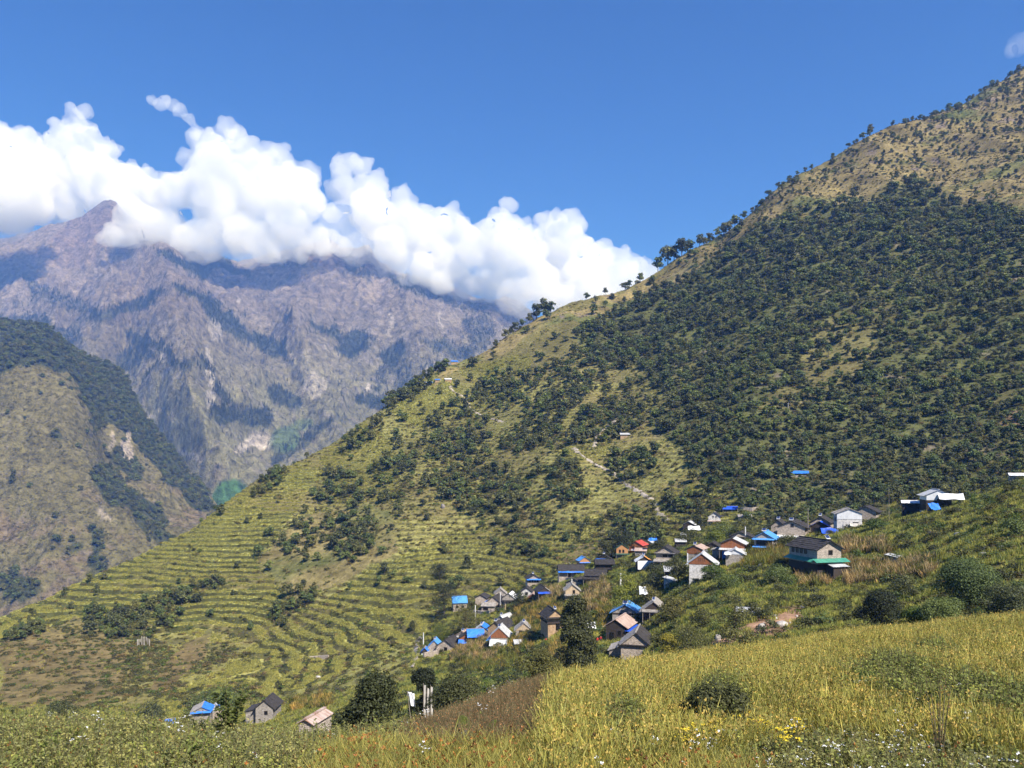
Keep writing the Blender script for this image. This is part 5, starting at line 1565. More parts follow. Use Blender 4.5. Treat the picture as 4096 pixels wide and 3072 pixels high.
# ------------------------------------------------------------------ trees and bushes that stand singly
def lone_tree(label, u, v, hpx, wpx, mat, seed, Y=None, trunk=.18, n=2600, leaf=.2, nl=16, name='broadleaf_tree', cat='tree', ymin=95, group=None, lobes=None, flat=1.0, near=False, tilt=0):
    p = hit(u, v, ymin) if Y is None else np.array([(u - 512) / F * Y, Y, 0])
    if Y is not None: p[2] = ground_z(p[0], Y)
    s = p[1] / F
    H, Wd = hpx * s, wpx * s
    H = max(H * .6, (HV - (v - hpx)) * s - p[2])
    r = np.random.default_rng(seed)
    if lobes is None:
        lobes = []
        for i in range(nl):
            a = r.uniform(0, 6.283); t = r.uniform(0, 1); q = math.sqrt(r.uniform(.05, 1))
            z = H * (trunk + (1 - trunk) * (.12 + .76 * t))
            prof = math.sqrt(max(.08, 1 - (2 * (t - .42)) ** 2 * .8))
            k = r.uniform(.2, .34)
            lobes.append((math.cos(a) * q * Wd * .36 * prof, math.sin(a) * q * Wd * .36 * prof, z, Wd * k, Wd * k, max(Wd * k * r.uniform(.6, .85) * flat, H * .11)))
    t = thing(name, label, cat, (p[0], p[1], p[2]), float(r.uniform(0, 6.28)), group)
    n = int(n * 1.7)
    P, d = lobes_points(r, lobes, n, .6)
    P[:, 2] = np.maximum(P[:, 2], .03 * H)
    Nr = d + r.normal(0, .5, (n, 3)); Nr[:, 2] += .4
    v_, f_ = leaf_quads(P, Nr, r.uniform(.7, 1.3, n) * leaf, r, .55)
    me = mesh_np('crown', v_, f_, [mat]); set_f(me, np.repeat(r.uniform(0, 1, n) ** 1.3, 4), 'var')
    add_obj('crown', me, t)
    mb = MB(); rad = max(.05, H * .018)
    mb.tube([(0, 0, -.5), (.02 * H, 0, H * .3), (0, .03 * H, H * .62), (0, .02 * H, H * .85)], [rad * 1.3, rad, rad * .7, rad * .2], 7)
    for (lx, ly, lz, *_r) in lobes[:9]:
        z0 = min(lz * .75, H * .6)
        mb.tube([(0, 0, z0 * .7), (lx * .45, ly * .45, z0), (lx, ly, lz)], [rad * .55, rad * .4, rad * .12], 5)
    mb.build('trunk', M_BARK, t)
    return t


T = lone_tree
# the great dark tree: a tall lower column and a round head
T('great dark evergreen tree rising beside the slate house', 577, 684, 92, 37, M_DARK, 21, Y=112, n=17000, leaf=.3, trunk=.02, nl=46)
T('spreading dark tree casting its shadow beside the blue roofed house', 444, 617, 34, 34, M_DARK, 22, n=3200, leaf=.34, trunk=.22, nl=18)
T('olive brown tree with thin leaves below the terrace yard', 466, 634, 30, 32, M_OLIVE, 23, n=2200, leaf=.3, trunk=.15, nl=16)
T('round lime green bush above the slate house', 440, 642, 18, 24, M_LIME, 24, n=1500, leaf=.28, trunk=.05, cat='bush', name='bush')
T('dark round tree between the two middle clusters', 519, 609, 17, 20, M_DARK, 25, n=1500, leaf=.3, trunk=.12)
T('large dark bush on the lower field edge', 369, 716, 44, 64, M_DARK, 26, Y=34, n=9000, leaf=.13, trunk=.03, nl=26, ymin=35, name='bush', cat='bush')
T('wide dark bush just behind the white prayer cloths', 456, 707, 30, 56, M_DARK, 27, Y=42, n=7000, leaf=.12, trunk=.03, nl=22, ymin=35, name='bush', cat='bush')
T('upright blackish bush beside the white prayer cloths', 424, 704, 38, 34, M_DARK, 28, Y=46, n=6000, leaf=.13, trunk=.05, nl=14, ymin=35, name='bush', cat='bush')
T('thin leaved brownish tree left of the great tree', 540, 688, 40, 42, M_OLIVE, 29, Y=80, n=3000, leaf=.2, trunk=.2, nl=16, ymin=50)
T('leafy green bush at the foot of the great tree', 560, 692, 24, 30, M_OLIVE, 30, Y=84, n=2200, leaf=.2, trunk=.04, ymin=50, name='bush', cat='bush')
T('yellowing bush in front of the gabled stone house', 612, 682, 20, 44, M_YEL, 31, Y=118, n=2200, leaf=.24, trunk=.04, ymin=80, name='bush', cat='bush')
T('green bush hugging the right wall of the gabled stone house', 662, 668, 26, 30, M_OLIVE, 32, Y=128, n=2000, leaf=.28, trunk=.04, ymin=90, name='bush', cat='bush')
T('yellow leaved tree right of the gabled stone house', 668, 664, 34, 26, M_YEL, 33, Y=112, n=2200, leaf=.24, trunk=.06, ymin=80)
T('broad olive bush above the thatch hut', 672, 618, 18, 36, M_OLIVE, 34, n=1700, leaf=.3, trunk=.05, name='bush', cat='bush')
T('dark tree in front of the white tarp hut', 652, 588, 26, 28, M_DARK, 35, Y=186, n=2400, leaf=.3, trunk=.1)
T('dark bushy tree left of the little white hut', 648, 604, 22, 30, M_OLIVE, 36, Y=172, n=2200, leaf=.3, trunk=.06)
T('round tree before the stone slab veranda', 678, 580, 22, 24, M_OLIVE, 37, Y=180, n=2000, leaf=.3, trunk=.2)
T('lush light green bush below the dark two storey house', 624, 590, 16, 28, M_LIME, 38, Y=200, n=1800, leaf=.32, trunk=.04, name='bush', cat='bush')
T('lush bush right of the pale dry maize', 622, 604, 18, 26, M_LIME, 39, Y=180, n=1800, leaf=.3, trunk=.04, name='bush', cat='bush')
T('dark tree behind the orange plank house', 622, 551, 26, 26, M_DARK, 40, Y=262, n=2200, leaf=.4, trunk=.1)
T('olive tree behind the dark two storey house', 605, 558, 18, 20, M_OLIVE, 41, Y=262, n=1600, leaf=.4, trunk=.1)
T('dark tree right of the balcony house', 660, 556, 16, 20, M_DARK, 42, Y=236, n=1600, leaf=.36, trunk=.1)
T('dark spreading tree above the wide stone house', 688, 548, 18, 24, M_OLIVE, 43, Y=238, n=1800, leaf=.36, trunk=.12)
T('narrow dark tree beside the white fronted house', 700, 524, 19, 15, M_DARK, 44, Y=296, n=1400, leaf=.42, trunk=.08)
T('bright lime bush above the plank house', 715, 545, 12, 22, M_LIME, 45, Y=228, n=1500, leaf=.36, trunk=.04, name='bush', cat='bush')
T('broad green bush below the white fronted house', 724, 538, 14, 34, M_FORG, 46, Y=245, n=1800, leaf=.4, trunk=.05, name='bush', cat='bush')
T('dark bush under the forest edge right of the white fronted house', 745, 532, 12, 26, M_FOR, 47, Y=240, n=1500, leaf=.4, trunk=.05, name='bush', cat='bush')
T('green vine covered bush against the whitewashed house', 712, 586, 20, 24, M_SHG, 48, Y=166, n=2200, leaf=.26, trunk=.03, name='bush', cat='bush')
T('big dark green bush right of the whitewashed house', 730, 592, 16, 34, M_FORG, 49, Y=150, n=2200, leaf=.26, trunk=.03, name='bush', cat='bush')
T('green bush on the terrace left of the green roofed house', 778, 584, 16, 34, M_FORG, 50, Y=140, n=2000, leaf=.24, trunk=.03, name='bush', cat='bush')
T('dark creeper bush hanging below the blue roofed row', 788, 550, 14, 26, M_OLIVE, 51, Y=175, n=1600, leaf=.26, trunk=.03, name='bush', cat='bush')
T('leafy bush at the corner of the two storey white house', 878, 535, 14, 22, M_SHG, 52, Y=172, n=1500, leaf=.3, trunk=.03, name='bush', cat='bush')
T('dark leafy tree just uphill of the eroded bank', 882, 634, 44, 44, M_DARK, 53, Y=82, n=9000, leaf=.18, trunk=.04, ymin=60, nl=22)
T('pale green shrub beside the dark tree by the eroded bank', 912, 630, 26, 30, M_SHG, 54, Y=80, n=2600, leaf=.16, trunk=.03, ymin=60, name='bush', cat='bush')
T('grey green rounded shrub on the field edge', 943, 628, 32, 48, M_FORG, 55, Y=78, n=9000, leaf=.16, trunk=.03, ymin=60, nl=20, name='bush', cat='bush')
T('tall dark thicket tree behind the grey green shrub', 968, 618, 58, 56, M_FORG, 56, Y=92, n=13000, leaf=.2, trunk=.01, ymin=60, nl=44)
T('dark bush at the far right of the field edge', 1012, 620, 34, 50, M_FOR, 57, Y=80, n=8000, leaf=.17, trunk=.03, ymin=60, nl=18, name='bush', cat='bush')
T('low olive bush below the low stone shelter', 690, 650, 22, 56, M_OLIVE, 58, Y=96, n=3000, leaf=.18, trunk=.03, ymin=70, name='bush', cat='bush')
T('dark low bush above the eroded bank', 735, 618, 18, 36, M_FOR, 59, Y=100, n=2000, leaf=.2, trunk=.03, ymin=70, name='bush', cat='bush')
T('small bush on the grass under the thatch hut', 702, 622, 12, 24, M_OLIVE, 60, Y=118, n=1300, leaf=.22, trunk=.03, ymin=70, name='bush', cat='bush')
T('dark shrub right of the green roofed house below the terraces', 905, 590, 12, 30, M_FOR, 61, Y=110, n=1400, leaf=.22, trunk=.03, name='bush', cat='bush')
T('dark green bush on the upper right terraces', 1010, 530, 14, 24, M_FORG, 62, Y=118, n=1400, leaf=.22, trunk=.03, name='bush', cat='bush')
T('lone round shrub on the open terraces left of the village', 413, 630, 9, 10, M_DARK, 63, n=700, leaf=.3, trunk=.1, name='bush', cat='bush')
T('dark oval shrub clump on the terraces above the village', 440, 579, 14, 24, M_DARK, 64, n=1300, leaf=.4, trunk=.08, name='bush', cat='bush')
T('dark bush below the lone stone house', 60, 716, 12, 40, M_FOR, 65, Y=190, n=1500, leaf=.4, trunk=.03, name='bush', cat='bush')
T('dark hedge of bushes behind the lone stone house', 215, 712, 18, 60, M_FORG, 66, Y=214, n=3000, leaf=.4, trunk=.03, nl=22, name='bush', cat='bush')
T('leafy bush behind the tall weed', 150, 716, 10, 40, M_FOR, 67, Y=205, n=1500, leaf=.4, trunk=.03, name='bush', cat='bush')

# ------------------------------------------------------------------ maize, scrub and grass round the village
M_MZG = leaf_mat('maize_green', (0.15, 0.17, 0.035), .4, (.27, .27, .06), trans=.35)
M_MZY = leaf_mat('maize_yellow', (0.34, 0.25, 0.07), .4, (.5, .37, .12), trans=.35)
M_MZD = leaf_mat('maize_dry', (0.36, 0.26, 0.125), .45, (.5, .39, .2), trans=.3)


def maize(name, seed, mat):
    return blade_clump(name, seed, mat, n=34, h=(1.1, 2.2), w=.12, spread=.7, lean=.45, seg=3)


MZ = {}
for k, m_ in (('green', M_MZG), ('yellow', M_MZY), ('dry', M_MZD)):
    MZ[k] = proto_collection('maize_' + k, [proto('maize_%s_%d' % (k, i), maize('maize', 900 + i, m_ if i < 2 else (M_MZG if k != 'green' else M_MZY))) for i in range(3)])
fields = [('yellow', [(512, 620), (520, 604), (545, 598), (562, 606), (562, 628), (535, 634)], 230, 'yellowing maize field left of the great tree'),
          ('dry', [(536, 606), (545, 590), (560, 586), (566, 600)], 120, 'pale dry maize behind the slate house'),
          ('dry', [(582, 612), (586, 582), (606, 578), (612, 600), (600, 612)], 170, 'tall bleached maize right of the great tree'),
          ('dry', [(450, 662), (456, 642), (486, 638), (500, 650), (490, 664)], 190, 'brown maize under the left cluster of houses'),
          ('yellow', [(508, 654), (512, 640), (530, 638), (532, 652)], 70, 'yellow maize round the small gabled house'),
          ('dry', [(838, 556), (842, 541), (888, 543), (890, 555)], 160, 'rusty brown maize strip behind the green roofed house'),
          ('green', [(742, 570), (742, 550), (800, 548), (800, 566)], 230, 'dense green maize left of the green roofed house'),
          ('dry', [(846, 586), (850, 566), (935, 562), (935, 582)], 300, 'dry maize field right of the green roofed house'),
          ('dry', [(796, 590), (800, 574), (828, 576), (828, 590)], 60, 'dry maize before the green roofed house'),
          ('yellow', [(600, 634), (598, 612), (622, 606), (640, 616), (612, 622)], 110, 'yellow green maize behind the blue roofed stone house'),
          ('green', [(455, 662), (460, 652), (520, 654), (520, 672), (470, 676)], 120, 'green maize below the brown maize'),
          ('yellow', [(545, 680), (548, 650), (562, 640), (570, 660), (562, 684)], 70, 'mixed maize beside the trunk of the great tree'),
          ('yellow', [(288, 712), (292, 700), (330, 696), (330, 708)], 80, 'yellow maize above the lone stone house')]
for i, (k, poly, n, lb) in enumerate(fields):
    d = inpoly(HU, HVV, poly) * (HY > 60) * (HY < 330) * 1.0
    if d.sum() < 2: continue
    p1 = grid_scatter(HP, d, n, 940 + i)
    scatter('maize_field', p1, MZ[k], 3, .8, 1.15, label=lb, cat='maize', seed=960 + i)

band = ((frac > .6) * 1.0)
vis = (1 - far) * (ridx > 4.9) * (HU > -40) * (HU < 1070)
lush = sstep(-.2, .35, fbm2(HX / 18.0, HY / 18.0, 3, 971))
d = vis * (.1 + 2.2 * band * (.5 + .5 * lush) + .35 * lush) * (1 - .85 * slip[..., 0])
p1 = grid_scatter(HP, d * (120 / HY) ** 1.2, 11000, 972)
scatter('village_scrub', p1, C_SHR, 6, .5, 1.4, label='low scrub on the banks between the village fields', cat='scrub', seed=973, sink=.1, zs=.7)
r_b = np.random.default_rng(978)
p1 = grid_scatter(HP, vis * (.1 + lush + .5 * band) * (HU > 400) * (1 - slip[..., 0]), 3000, 977)
hot = np.maximum(zone(HU, HVV, [([(600, 640), (596, 575), (640, 555), (700, 560), (700, 620), (660, 650)], 1.0), ([(425, 665), (500, 655), (560, 640), (600, 680), (560, 700), (430, 715)], .9), ([(690, 600), (740, 560), (800, 560), (800, 640), (700, 650)], .45), ([(430, 640), (470, 615), (520, 600), (530, 612), (470, 640)], .8), ([(690, 560), (680, 520), (760, 525), (760, 545)], .9)], warp=10, seed=975, wl=20), 0) * (1 - far * .6) * (HY > 60) * (HY < 300)
p1 = np.concatenate([p1, grid_scatter(HP, hot, 900, 974)])
p1 = thin(p1, 2.2)
C_BSH = proto_collection('bush_protos', [proto('bushproto_%d' % i, crown_mesh('bushproto', 1500 + i, [M_OLIVE, M_FORG, M_SHG, M_SHR, M_FOR, M_DARK][i], n=420, lobes=[(r_b.normal(0, .22), r_b.normal(0, .22), r_b.uniform(.12, .5), r_b.uniform(.18, .3), r_b.uniform(.18, .3), r_b.uniform(.16, .28)) for _ in range(9)], size=(.07, .13), aspect=.6)) for i in range(6)])
scatter('village_bushes', p1, C_BSH, 6, 1.3, 3.4, label='thick bushes growing between the houses and fields', cat='bushes', seed=979, sink=.06, zs=.8)
M_TUFT = leaf_mat('field_grass', (0.36, 0.355, 0.085), .4, (.48, .46, .13), trans=.35)
M_TUFG = leaf_mat('green_grass', (0.24, 0.28, 0.07), .4, (.36, .4, .11), trans=.35)
tufts = [proto('tuft_%d' % i, blade_clump('tuft', 980 + i, M_TUFT if i < 3 else M_TUFG, n=26, h=(.35, .8), w=.09, spread=.6, lean=.5)) for i in range(5)]
C_TUFT = proto_collection('tuft_protos', tufts)
d = vis * (1 - .92 * band) * (1 - .9 * slip[..., 0])
p1 = grid_scatter(HP, d * (120 / HY) ** 1.0, 60000, 975)
scatter('village_grass', p1, C_TUFT, 5, .7, 1.2, label='tall grass and millet on the village fields', cat='grass', seed=976)

# ------------------------------------------------------------------ rocks
M_ROCK = plain('pale_boulder', (0.46, 0.42, 0.38), amp=.35, scale=1.5)
M_ROCKD = plain('grey_boulder', (0.25, 0.22, 0.2), amp=.35, scale=1.5)


def boulder(label, u, v, wpx, hpx, mat=None, seed=1, Y=None, ymin=60, group='boulders on the slopes', near=False):
    r = np.random.default_rng(seed)
    p = nhit(u, v) if near else (hit(u, v, ymin) if Y is None else PX(u, v, Y))
    s = p[1] / F
    v_, f_ = ICO[0].copy(), ICO[1]
    k = 1 + .28 * fbm3(v_[:, 0] * 1.4 + seed, v_[:, 1] * 1.4, v_[:, 2] * 1.4, 3, seed)
    v_ = np.sign(v_) * np.abs(v_) ** .8 * k[:, None]
    v_ = v_ * np.array([wpx * s / 2, wpx * s / 2 * .8, hpx * s * .62])
    me = mesh_np('boulder', v_, f_, [mat or M_ROCK])
    o = add_obj('boulder', me); o.location = (p[0], p[1], p[2] + hpx * s * .25)
    tag(o, label, 'boulder', group)


for i, (lb, u, v, w, h, mt, Y) in enumerate([
        ('flat white boulder on the right hand terraces', 960, 535, 12, 4, M_ROCK, None), ('pale boulder above the eroded bank', 762, 628, 8, 6, M_ROCK, None), ('wide pale rock on the eroded bank', 782, 626, 13, 6, M_ROCK, None),
        ('broken white stone low on the eroded bank', 718, 640, 6, 7, M_ROCK, None), ('sharp pale stone beside the broken one', 730, 634, 5, 5, M_ROCK, None), ('dark rock on the grass below the thatch hut', 705, 617, 6, 5, M_ROCKD, None),
        ('grey rock above the low stone shelter', 762, 567, 9, 5, M_ROCKD, None), ('small grey rock on the terraces by the flat white boulder', 930, 536, 5, 6, M_ROCKD, None), ('pale rock on the slope above the tall thicket', 985, 556, 10, 5, M_ROCK, None),
        ('pale stone on the upper right slope', 1002, 549, 7, 4, M_ROCK, None), ('grey boulder among the far terraces', 443, 508, 4, 5, M_ROCKD, None), ('pale boulder beside the lower terraces', 318, 678, 5, 3, M_ROCK, None),
        ('small stone on the right slope edge', 1008, 590, 6, 4, M_ROCK, None), ('pale stone above the grey green shrub', 975, 560, 8, 3, M_ROCK, None)]):
    boulder(lb, u, v, w, h, mt, 30 + i, Y)
for i in range(26):
    u = hr.uniform(690, 805); v = 655 - (u - 690) * .34 + hr.uniform(-16, 4)
    boulder('loose pale stone on the eroded bank', u, v, hr.uniform(1.5, 3.5), hr.uniform(1.2, 2.5), M_ROCK, 80 + i, None, 60, 'loose stones on the eroded bank')

# ------------------------------------------------------------------ poles, prayer flags, sheets, people
def flagpole(label, u, vb, vt, flag=None, mat=M_TWHITE, ymin=95, Y=None, lean=0.0, wpole=.05, fw=.22, name='flagpole', cat='flagpole', group=None):
    p = hit(u, vb, ymin) if Y is None else np.array([(u - 512) / F * Y, Y, ground_z((u - 512) / F * Y, Y)])
    H = (vb - vt) * p[1] / F
    z0 = max(0, (HV - vb) * p[1] / F - p[2]); H += z0
    t = thing(name, label, cat, tuple(p), 0, group)
    mb = MB(); mb.tube([(0, 0, -.6), (lean * H * .5, 0, H * .5), (lean * H, 0, H)], [wpole, wpole * .8, wpole * .5], 6); mb.build('pole', M_POLE, t)
    if flag:
        a, b = flag
        cloth('flag', mat, t, (lean * H * a + .03, 0, H * a), (lean * H * a + fw, -.05, H * a - .05), (lean * H * b + fw, .06, H * b - .1), (lean * H * b + .03, 0, H * b), sag=0, wave=.05, n=4, m=10, seed=int(u))
    return t


flagpole('bare wooden pole beside the blue tarp kitchen', 808, 533, 508, Y=190, wpole=.12, name='pole', cat='pole')
flagpole('tall prayer flag pole by the bright blue roof', 745, 548, 527, (.55, .97), Y=196)
flagpole('white prayer flag on a pole above the pale plank house', 571.5, 590, 578, (.2, .95), ymin=180, wpole=.06)
flagpole('white prayer flag pole at the slate house', 423, 645, 632, (.3, .98), Y=236)
flagpole('thin bare pole between the blue tarps', 476, 642, 623, Y=236, name='pole', cat='pole')
flagpole('pale prayer flag pole in front of the tall gabled house', 500, 606, 591, (.35, .95), Y=262)
flagpole('short prayer flag pole on the terrace yard', 475, 612, 604, (.2, .95), Y=258)
flagpole('pale yellow prayer flag pole before the broad slate house', 505, 612, 596, (.1, .5), Y=258, mat=M_WOODP)
flagpole('white banner pole beside the stone slab veranda', 687, 566, 551, (.1, .9), Y=192, fw=.3)
flagpole('thin pole by the deep blue tarp shelter', 723, 524, 508, Y=296, name='pole', cat='pole')
flagpole('pole with white rag by the isolated forest hut', 788, 480, 471, (.3, .9), Y=386, ymin=250)
flagpole('white prayer banner beside the wide stone house', 620, 583, 572, (.05, .95), Y=206, fw=.35)
flagpole('thin pole at the white tarp house', 889, 506, 488, Y=180, name='pole', cat='pole')
flagpole('white flag on a leaning pole at the field edge', 415, 712, 691, (.78, .99), M_TWHITE, Y=31, lean=-.12, wpole=.02, fw=.26)
for i, (u, vt, vb) in enumerate([(423.5, 683, 702), (427, 687, 705), (430.5, 685, 706)]):
    flagpole('tall white prayer cloth strip hanging among the dark bushes', u, vb, vt, (.12, .98), Y=45, wpole=.025, fw=.09, mat=M_TGREY, group='white prayer cloths by the dark bushes')
for i in range(9):
    u = 137 + i * 1.5 + hr.uniform(-.5, .5)
    flagpole('small white prayer flag on the far terrace corner', u, 646 + hr.uniform(-3, 1), 637 + hr.uniform(-2, 2), (.1, .95), ymin=240, wpole=.06, fw=.22, mat=M_TGREY, group='row of prayer flags on the far terrace corner')


def drape(label, u, v, wpx, hpx, mat, Y=None, ymin=95, lay=.6, name='tarp', cat='tarp', seed=1):
    p = hit(u, v, ymin) if Y is None else PX(u, v, Y)
    s = p[1] / F; w = wpx * s / 2; h = hpx * s
    c = cloth(name, mat, None, (-w, -h * lay, .12), (w, -h * lay * .8, .08), (w * .9, h * lay, h * .95), (-w * .85, h * lay, h), sag=.1, wave=.14, seed=seed)
    c.location = tuple(p); tag(c, label, cat)
    return c


drape('bright blue tarp hanging below the white tarp house', 935, 510, 12, 7, M_TBLUE, Y=168, seed=3)
drape('sagging bright blue tarp shelter beside the blue kitchen', 830, 534, 19, 6, M_TDBLUE, Y=184, seed=4)
drape('white tarp spread over sacks below the grey hut', 694, 530, 13, 4, M_TWHITE, Y=272, seed=5)
drape('crumpled white plastic sheet under the dark trees', 643, 594, 8, 7, M_TWHITE, Y=170, seed=6)
drape('white sheeting spread at the spur tip', 424, 660, 7, 7, M_TWHITE, Y=228, seed=7)
drape('heap of white sacks beside the plank house', 590, 628, 12, 6, M_TWHITE, Y=168, seed=8, name='sack_heap', cat='sacks')
drape('blue tarp scrap among trees above the wide stone house', 653, 541, 9, 3, M_TBLUE, Y=246, seed=9)
drape('white sheet piled in trees behind the plank house', 684, 537, 7, 4, M_TWHITE, Y=250, seed=10)


def wall_run(label, pts, h, mat=None, th=.6, ymin=95):
    mb = MB(); P = [hit(u, v, ymin) for u, v in pts]
    for a, b in zip(P[:-1], P[1:]):
        a, b = Vector(a), Vector(b); d = (b - a); n = Vector((-d.y, d.x, 0)).normalized() * th / 2
        k = hr.uniform(.85, 1.1) * h; e = d.normalized() * .15
        a2, b2 = a - e, b + e
        mb.hexa([a2 - n - Vector((0, 0, .8)), b2 - n - Vector((0, 0, .8)), b2 + n - Vector((0, 0, .8)), a2 + n - Vector((0, 0, .8)), a2 - n + Vector((0, 0, k)), b2 - n + Vector((0, 0, k)), b2 + n + Vector((0, 0, k)), a2 + n + Vector((0, 0, k))])
    tag(mb.build('stone_wall', mat or M_STONE), label, 'wall')


wall_run('dry stone terrace wall below the slate house', [(424, 659), (430, 657), (437, 655), (443, 651)], 1.6)
wall_run('stone retaining wall under the terrace yard', [(474, 614), (482, 615), (490, 614), (498, 612)], 1.3)
wall_run('broken stone wall of a ruin below the forest', [(738, 511), (745, 510), (752, 511), (758, 510)], 1.2, ymin=250)
wall_run('low stone wall beside the dark roofed long house', [(556, 579), (566, 580), (576, 580), (584, 578)], .7)
wall_run('pale stone wall on the terraces by the bushes', [(310, 659), (318, 658), (328, 657)], .8, ymin=200)


def person(label, u, v, hpx, top, Y=None, ymin=95, arm=.0, seed=1):
    p = hit(u, v, ymin) if Y is None else np.array([(u - 512) / F * Y, Y, ground_z((u - 512) / F * Y, Y)])
    H = hpx * p[1] / F
    V = [(0, 0, .53, .075), (0, 0, .66, .075), (0, 0, .78, .085), (0, 0, .845, .03), (0, -.005, .93, .062),
         (-.055, 0, .5, .055), (-.06, -.02, .28, .04), (-.06, 0, .04, .028), (-.06, -.06, .015, .025),
         (.055, 0, .5, .055), (.06, .02, .28, .04), (.06, .03, .04, .028), (.06, -.03, .015, .025),
         (-.11, 0, .79, .035), (-.15, -.02 - arm * .1, .63, .027), (-.14, -.05 - arm * .2, .5 + arm * .1, .02), (.11, 0, .79, .035), (.15, -.02, .63, .027), (.14, -.06, .5, .02),
         (-.14, -.06 - arm * .2, .455 + arm * .1, .018), (.14, -.07, .455, .018)]
    E = [(0, 1), (1, 2), (2, 3), (3, 4), (0, 5), (5, 6), (6, 7), (7, 8), (0, 9), (9, 10), (10, 11), (11, 12), (2, 13), (13, 14), (14, 15), (2, 16), (16, 17), (17, 18), (15, 19), (18, 20)]
    me = bpy.data.meshes.new('person'); me.from_pydata([tuple(c * H for c in q[:3]) for q in V], E, [])
    o = bpy.data.objects.new('person', me); COL.objects.link(o)
    o.modifiers.new('skin', 'SKIN')
    for i, q in enumerate(V):
        me.skin_vertices[0].data[i].radius = (q[3] * H, q[3] * H)
    me.skin_vertices[0].data[0].use_root = True
    sb = o.modifiers.new('sub', 'SUBSURF'); sb.levels = 1; sb.render_levels = 1
    ev = o.evaluated_get(bpy.context.evaluated_depsgraph_get())
    m2 = bpy.data.meshes.new_from_object(ev); bpy.data.objects.remove(o)
    for m_ in (M_SKIN, top, M_TROUS, M_HAIR): m2.materials.append(m_)
    idx = []
    for q in m2.polygons:
        c = q.center; z = c.z / H
        idx.append(3 if (z > .94 or (z > .88 and c.y > .0)) else 0 if z > .82 else 1 if (z > .5 and not (abs(c.x) > .12 * H and z < .53)) else 0 if abs(c.x) > .12 * H and z > .4 else 2)
    m2.polygons.foreach_set('material_index', np.array(idx, np.int32))
    m2.polygons.foreach_set('use_smooth', np.ones(len(m2.polygons), bool)); m2.update()
    o = add_obj('person', m2); o.location = tuple(p)
    tag(o, label, 'person')


M_SKIN = plain('skin', (0.36, 0.2, 0.13), amp=.08)
M_TROUS = plain('dark_trousers', (0.06, 0.05, 0.06), amp=.2)
M_HAIR = plain('black_hair', (0.015, 0.012, 0.01), amp=.1)
person('child in a red jacket standing by the sack heap', 597.5, 634, 7, M_CLOTHR, Y=160)
person('child in red leaning beside the plank house door', 600.8, 634, 7, plain('dark_red_cloth', (0.36, 0.03, 0.03), amp=.2), Y=161, arm=.6)
person('person in red crouching near the slate house corner', 546, 630, 5, M_CLOTHR, Y=186)
# ------------------------------------------------------------------ foreground plants
M_HERB = leaf_mat('herb_leaf', (0.31, 0.315, 0.115), .4, (.48, .475, .2), trans=.42)
M_HERBG = leaf_mat('green_herb_leaf', (0.22, 0.255, 0.065), .4, (.36, .39, .1), trans=.42)
M_STEM = plain('herb_stem', (0.13, 0.11, 0.05), amp=.3)
M_BUCK = leaf_mat('buckwheat_brown', (0.38, 0.19, 0.09), .4, (.52, .3, .15), trans=.35)
M_MIL = leaf_mat('millet_stalk', (0.42, 0.405, 0.1), .4, (.58, .54, .17), trans=.35)
M_HEAD = leaf_mat('millet_head', (0.42, 0.32, 0.09), .4, (.54, .42, .13), trans=.15)
M_GRS = leaf_mat('meadow_blade', (0.3, 0.285, 0.07), .4, (.46, .42, .13), trans=.35)
M_SEED = leaf_mat('red_seed_head', (0.32, 0.12, 0.04), .4, (.48, .23, .07), trans=.15)
M_PETW = plain('white_petal', (0.8, 0.8, 0.78), amp=.05)
M_PETY = plain('yellow_petal', (0.62, 0.47, 0.03), amp=.15)


def herb(name, seed, mat, H=.8, n=46, leaf=(.04, .085), spread=.25, stems=4, aspect=.55):
    """leafy weed: several stems with leaves all along"""
    r = np.random.default_rng(seed); mb = MB(); P, Nr, S = [], [], []
    for s in range(stems):
        a = r.uniform(0, 6.283); q = spread * r.uniform(.2, 1); hh = H * r.uniform(.6, 1)
        p0 = np.array([q * .3 * math.cos(a), q * .3 * math.sin(a), -.05]); p2 = np.array([q * math.cos(a) * 1.3, q * math.sin(a) * 1.3, hh]); p1 = (p0 + p2) / 2 + np.array([0, 0, .08 * hh])
        mb.tube([p0, p1, p2], [.008, .006, .003], 3, cap=False)
        for k in range(n // stems):
            t = r.uniform(.15, 1.0); c = (1 - t) ** 2 * p0 + 2 * t * (1 - t) * p1 + t * t * p2
            b = r.uniform(0, 6.283); l = r.uniform(*leaf) * (1.15 - .5 * t)
            d = np.array([math.cos(b), math.sin(b), r.uniform(-.25, .4)])
            P.append(c + d * l * .7); Nr.append(np.array([-.35 * d[0], -.35 * d[1], 1.0]) + r.normal(0, .35, 3)); S.append(l * 1.5)
    v, f = leaf_quads(np.array(P), np.array(Nr), np.array(S), r, aspect)
    lm = mesh_np('l', v, f); set_f(lm, np.repeat(r.uniform(0, 1, len(P)), 4), 'var')
    return merge_mesh(name, [(lm, 0), (mb.mesh('s', M_STEM), 1)], [mat, M_STEM])


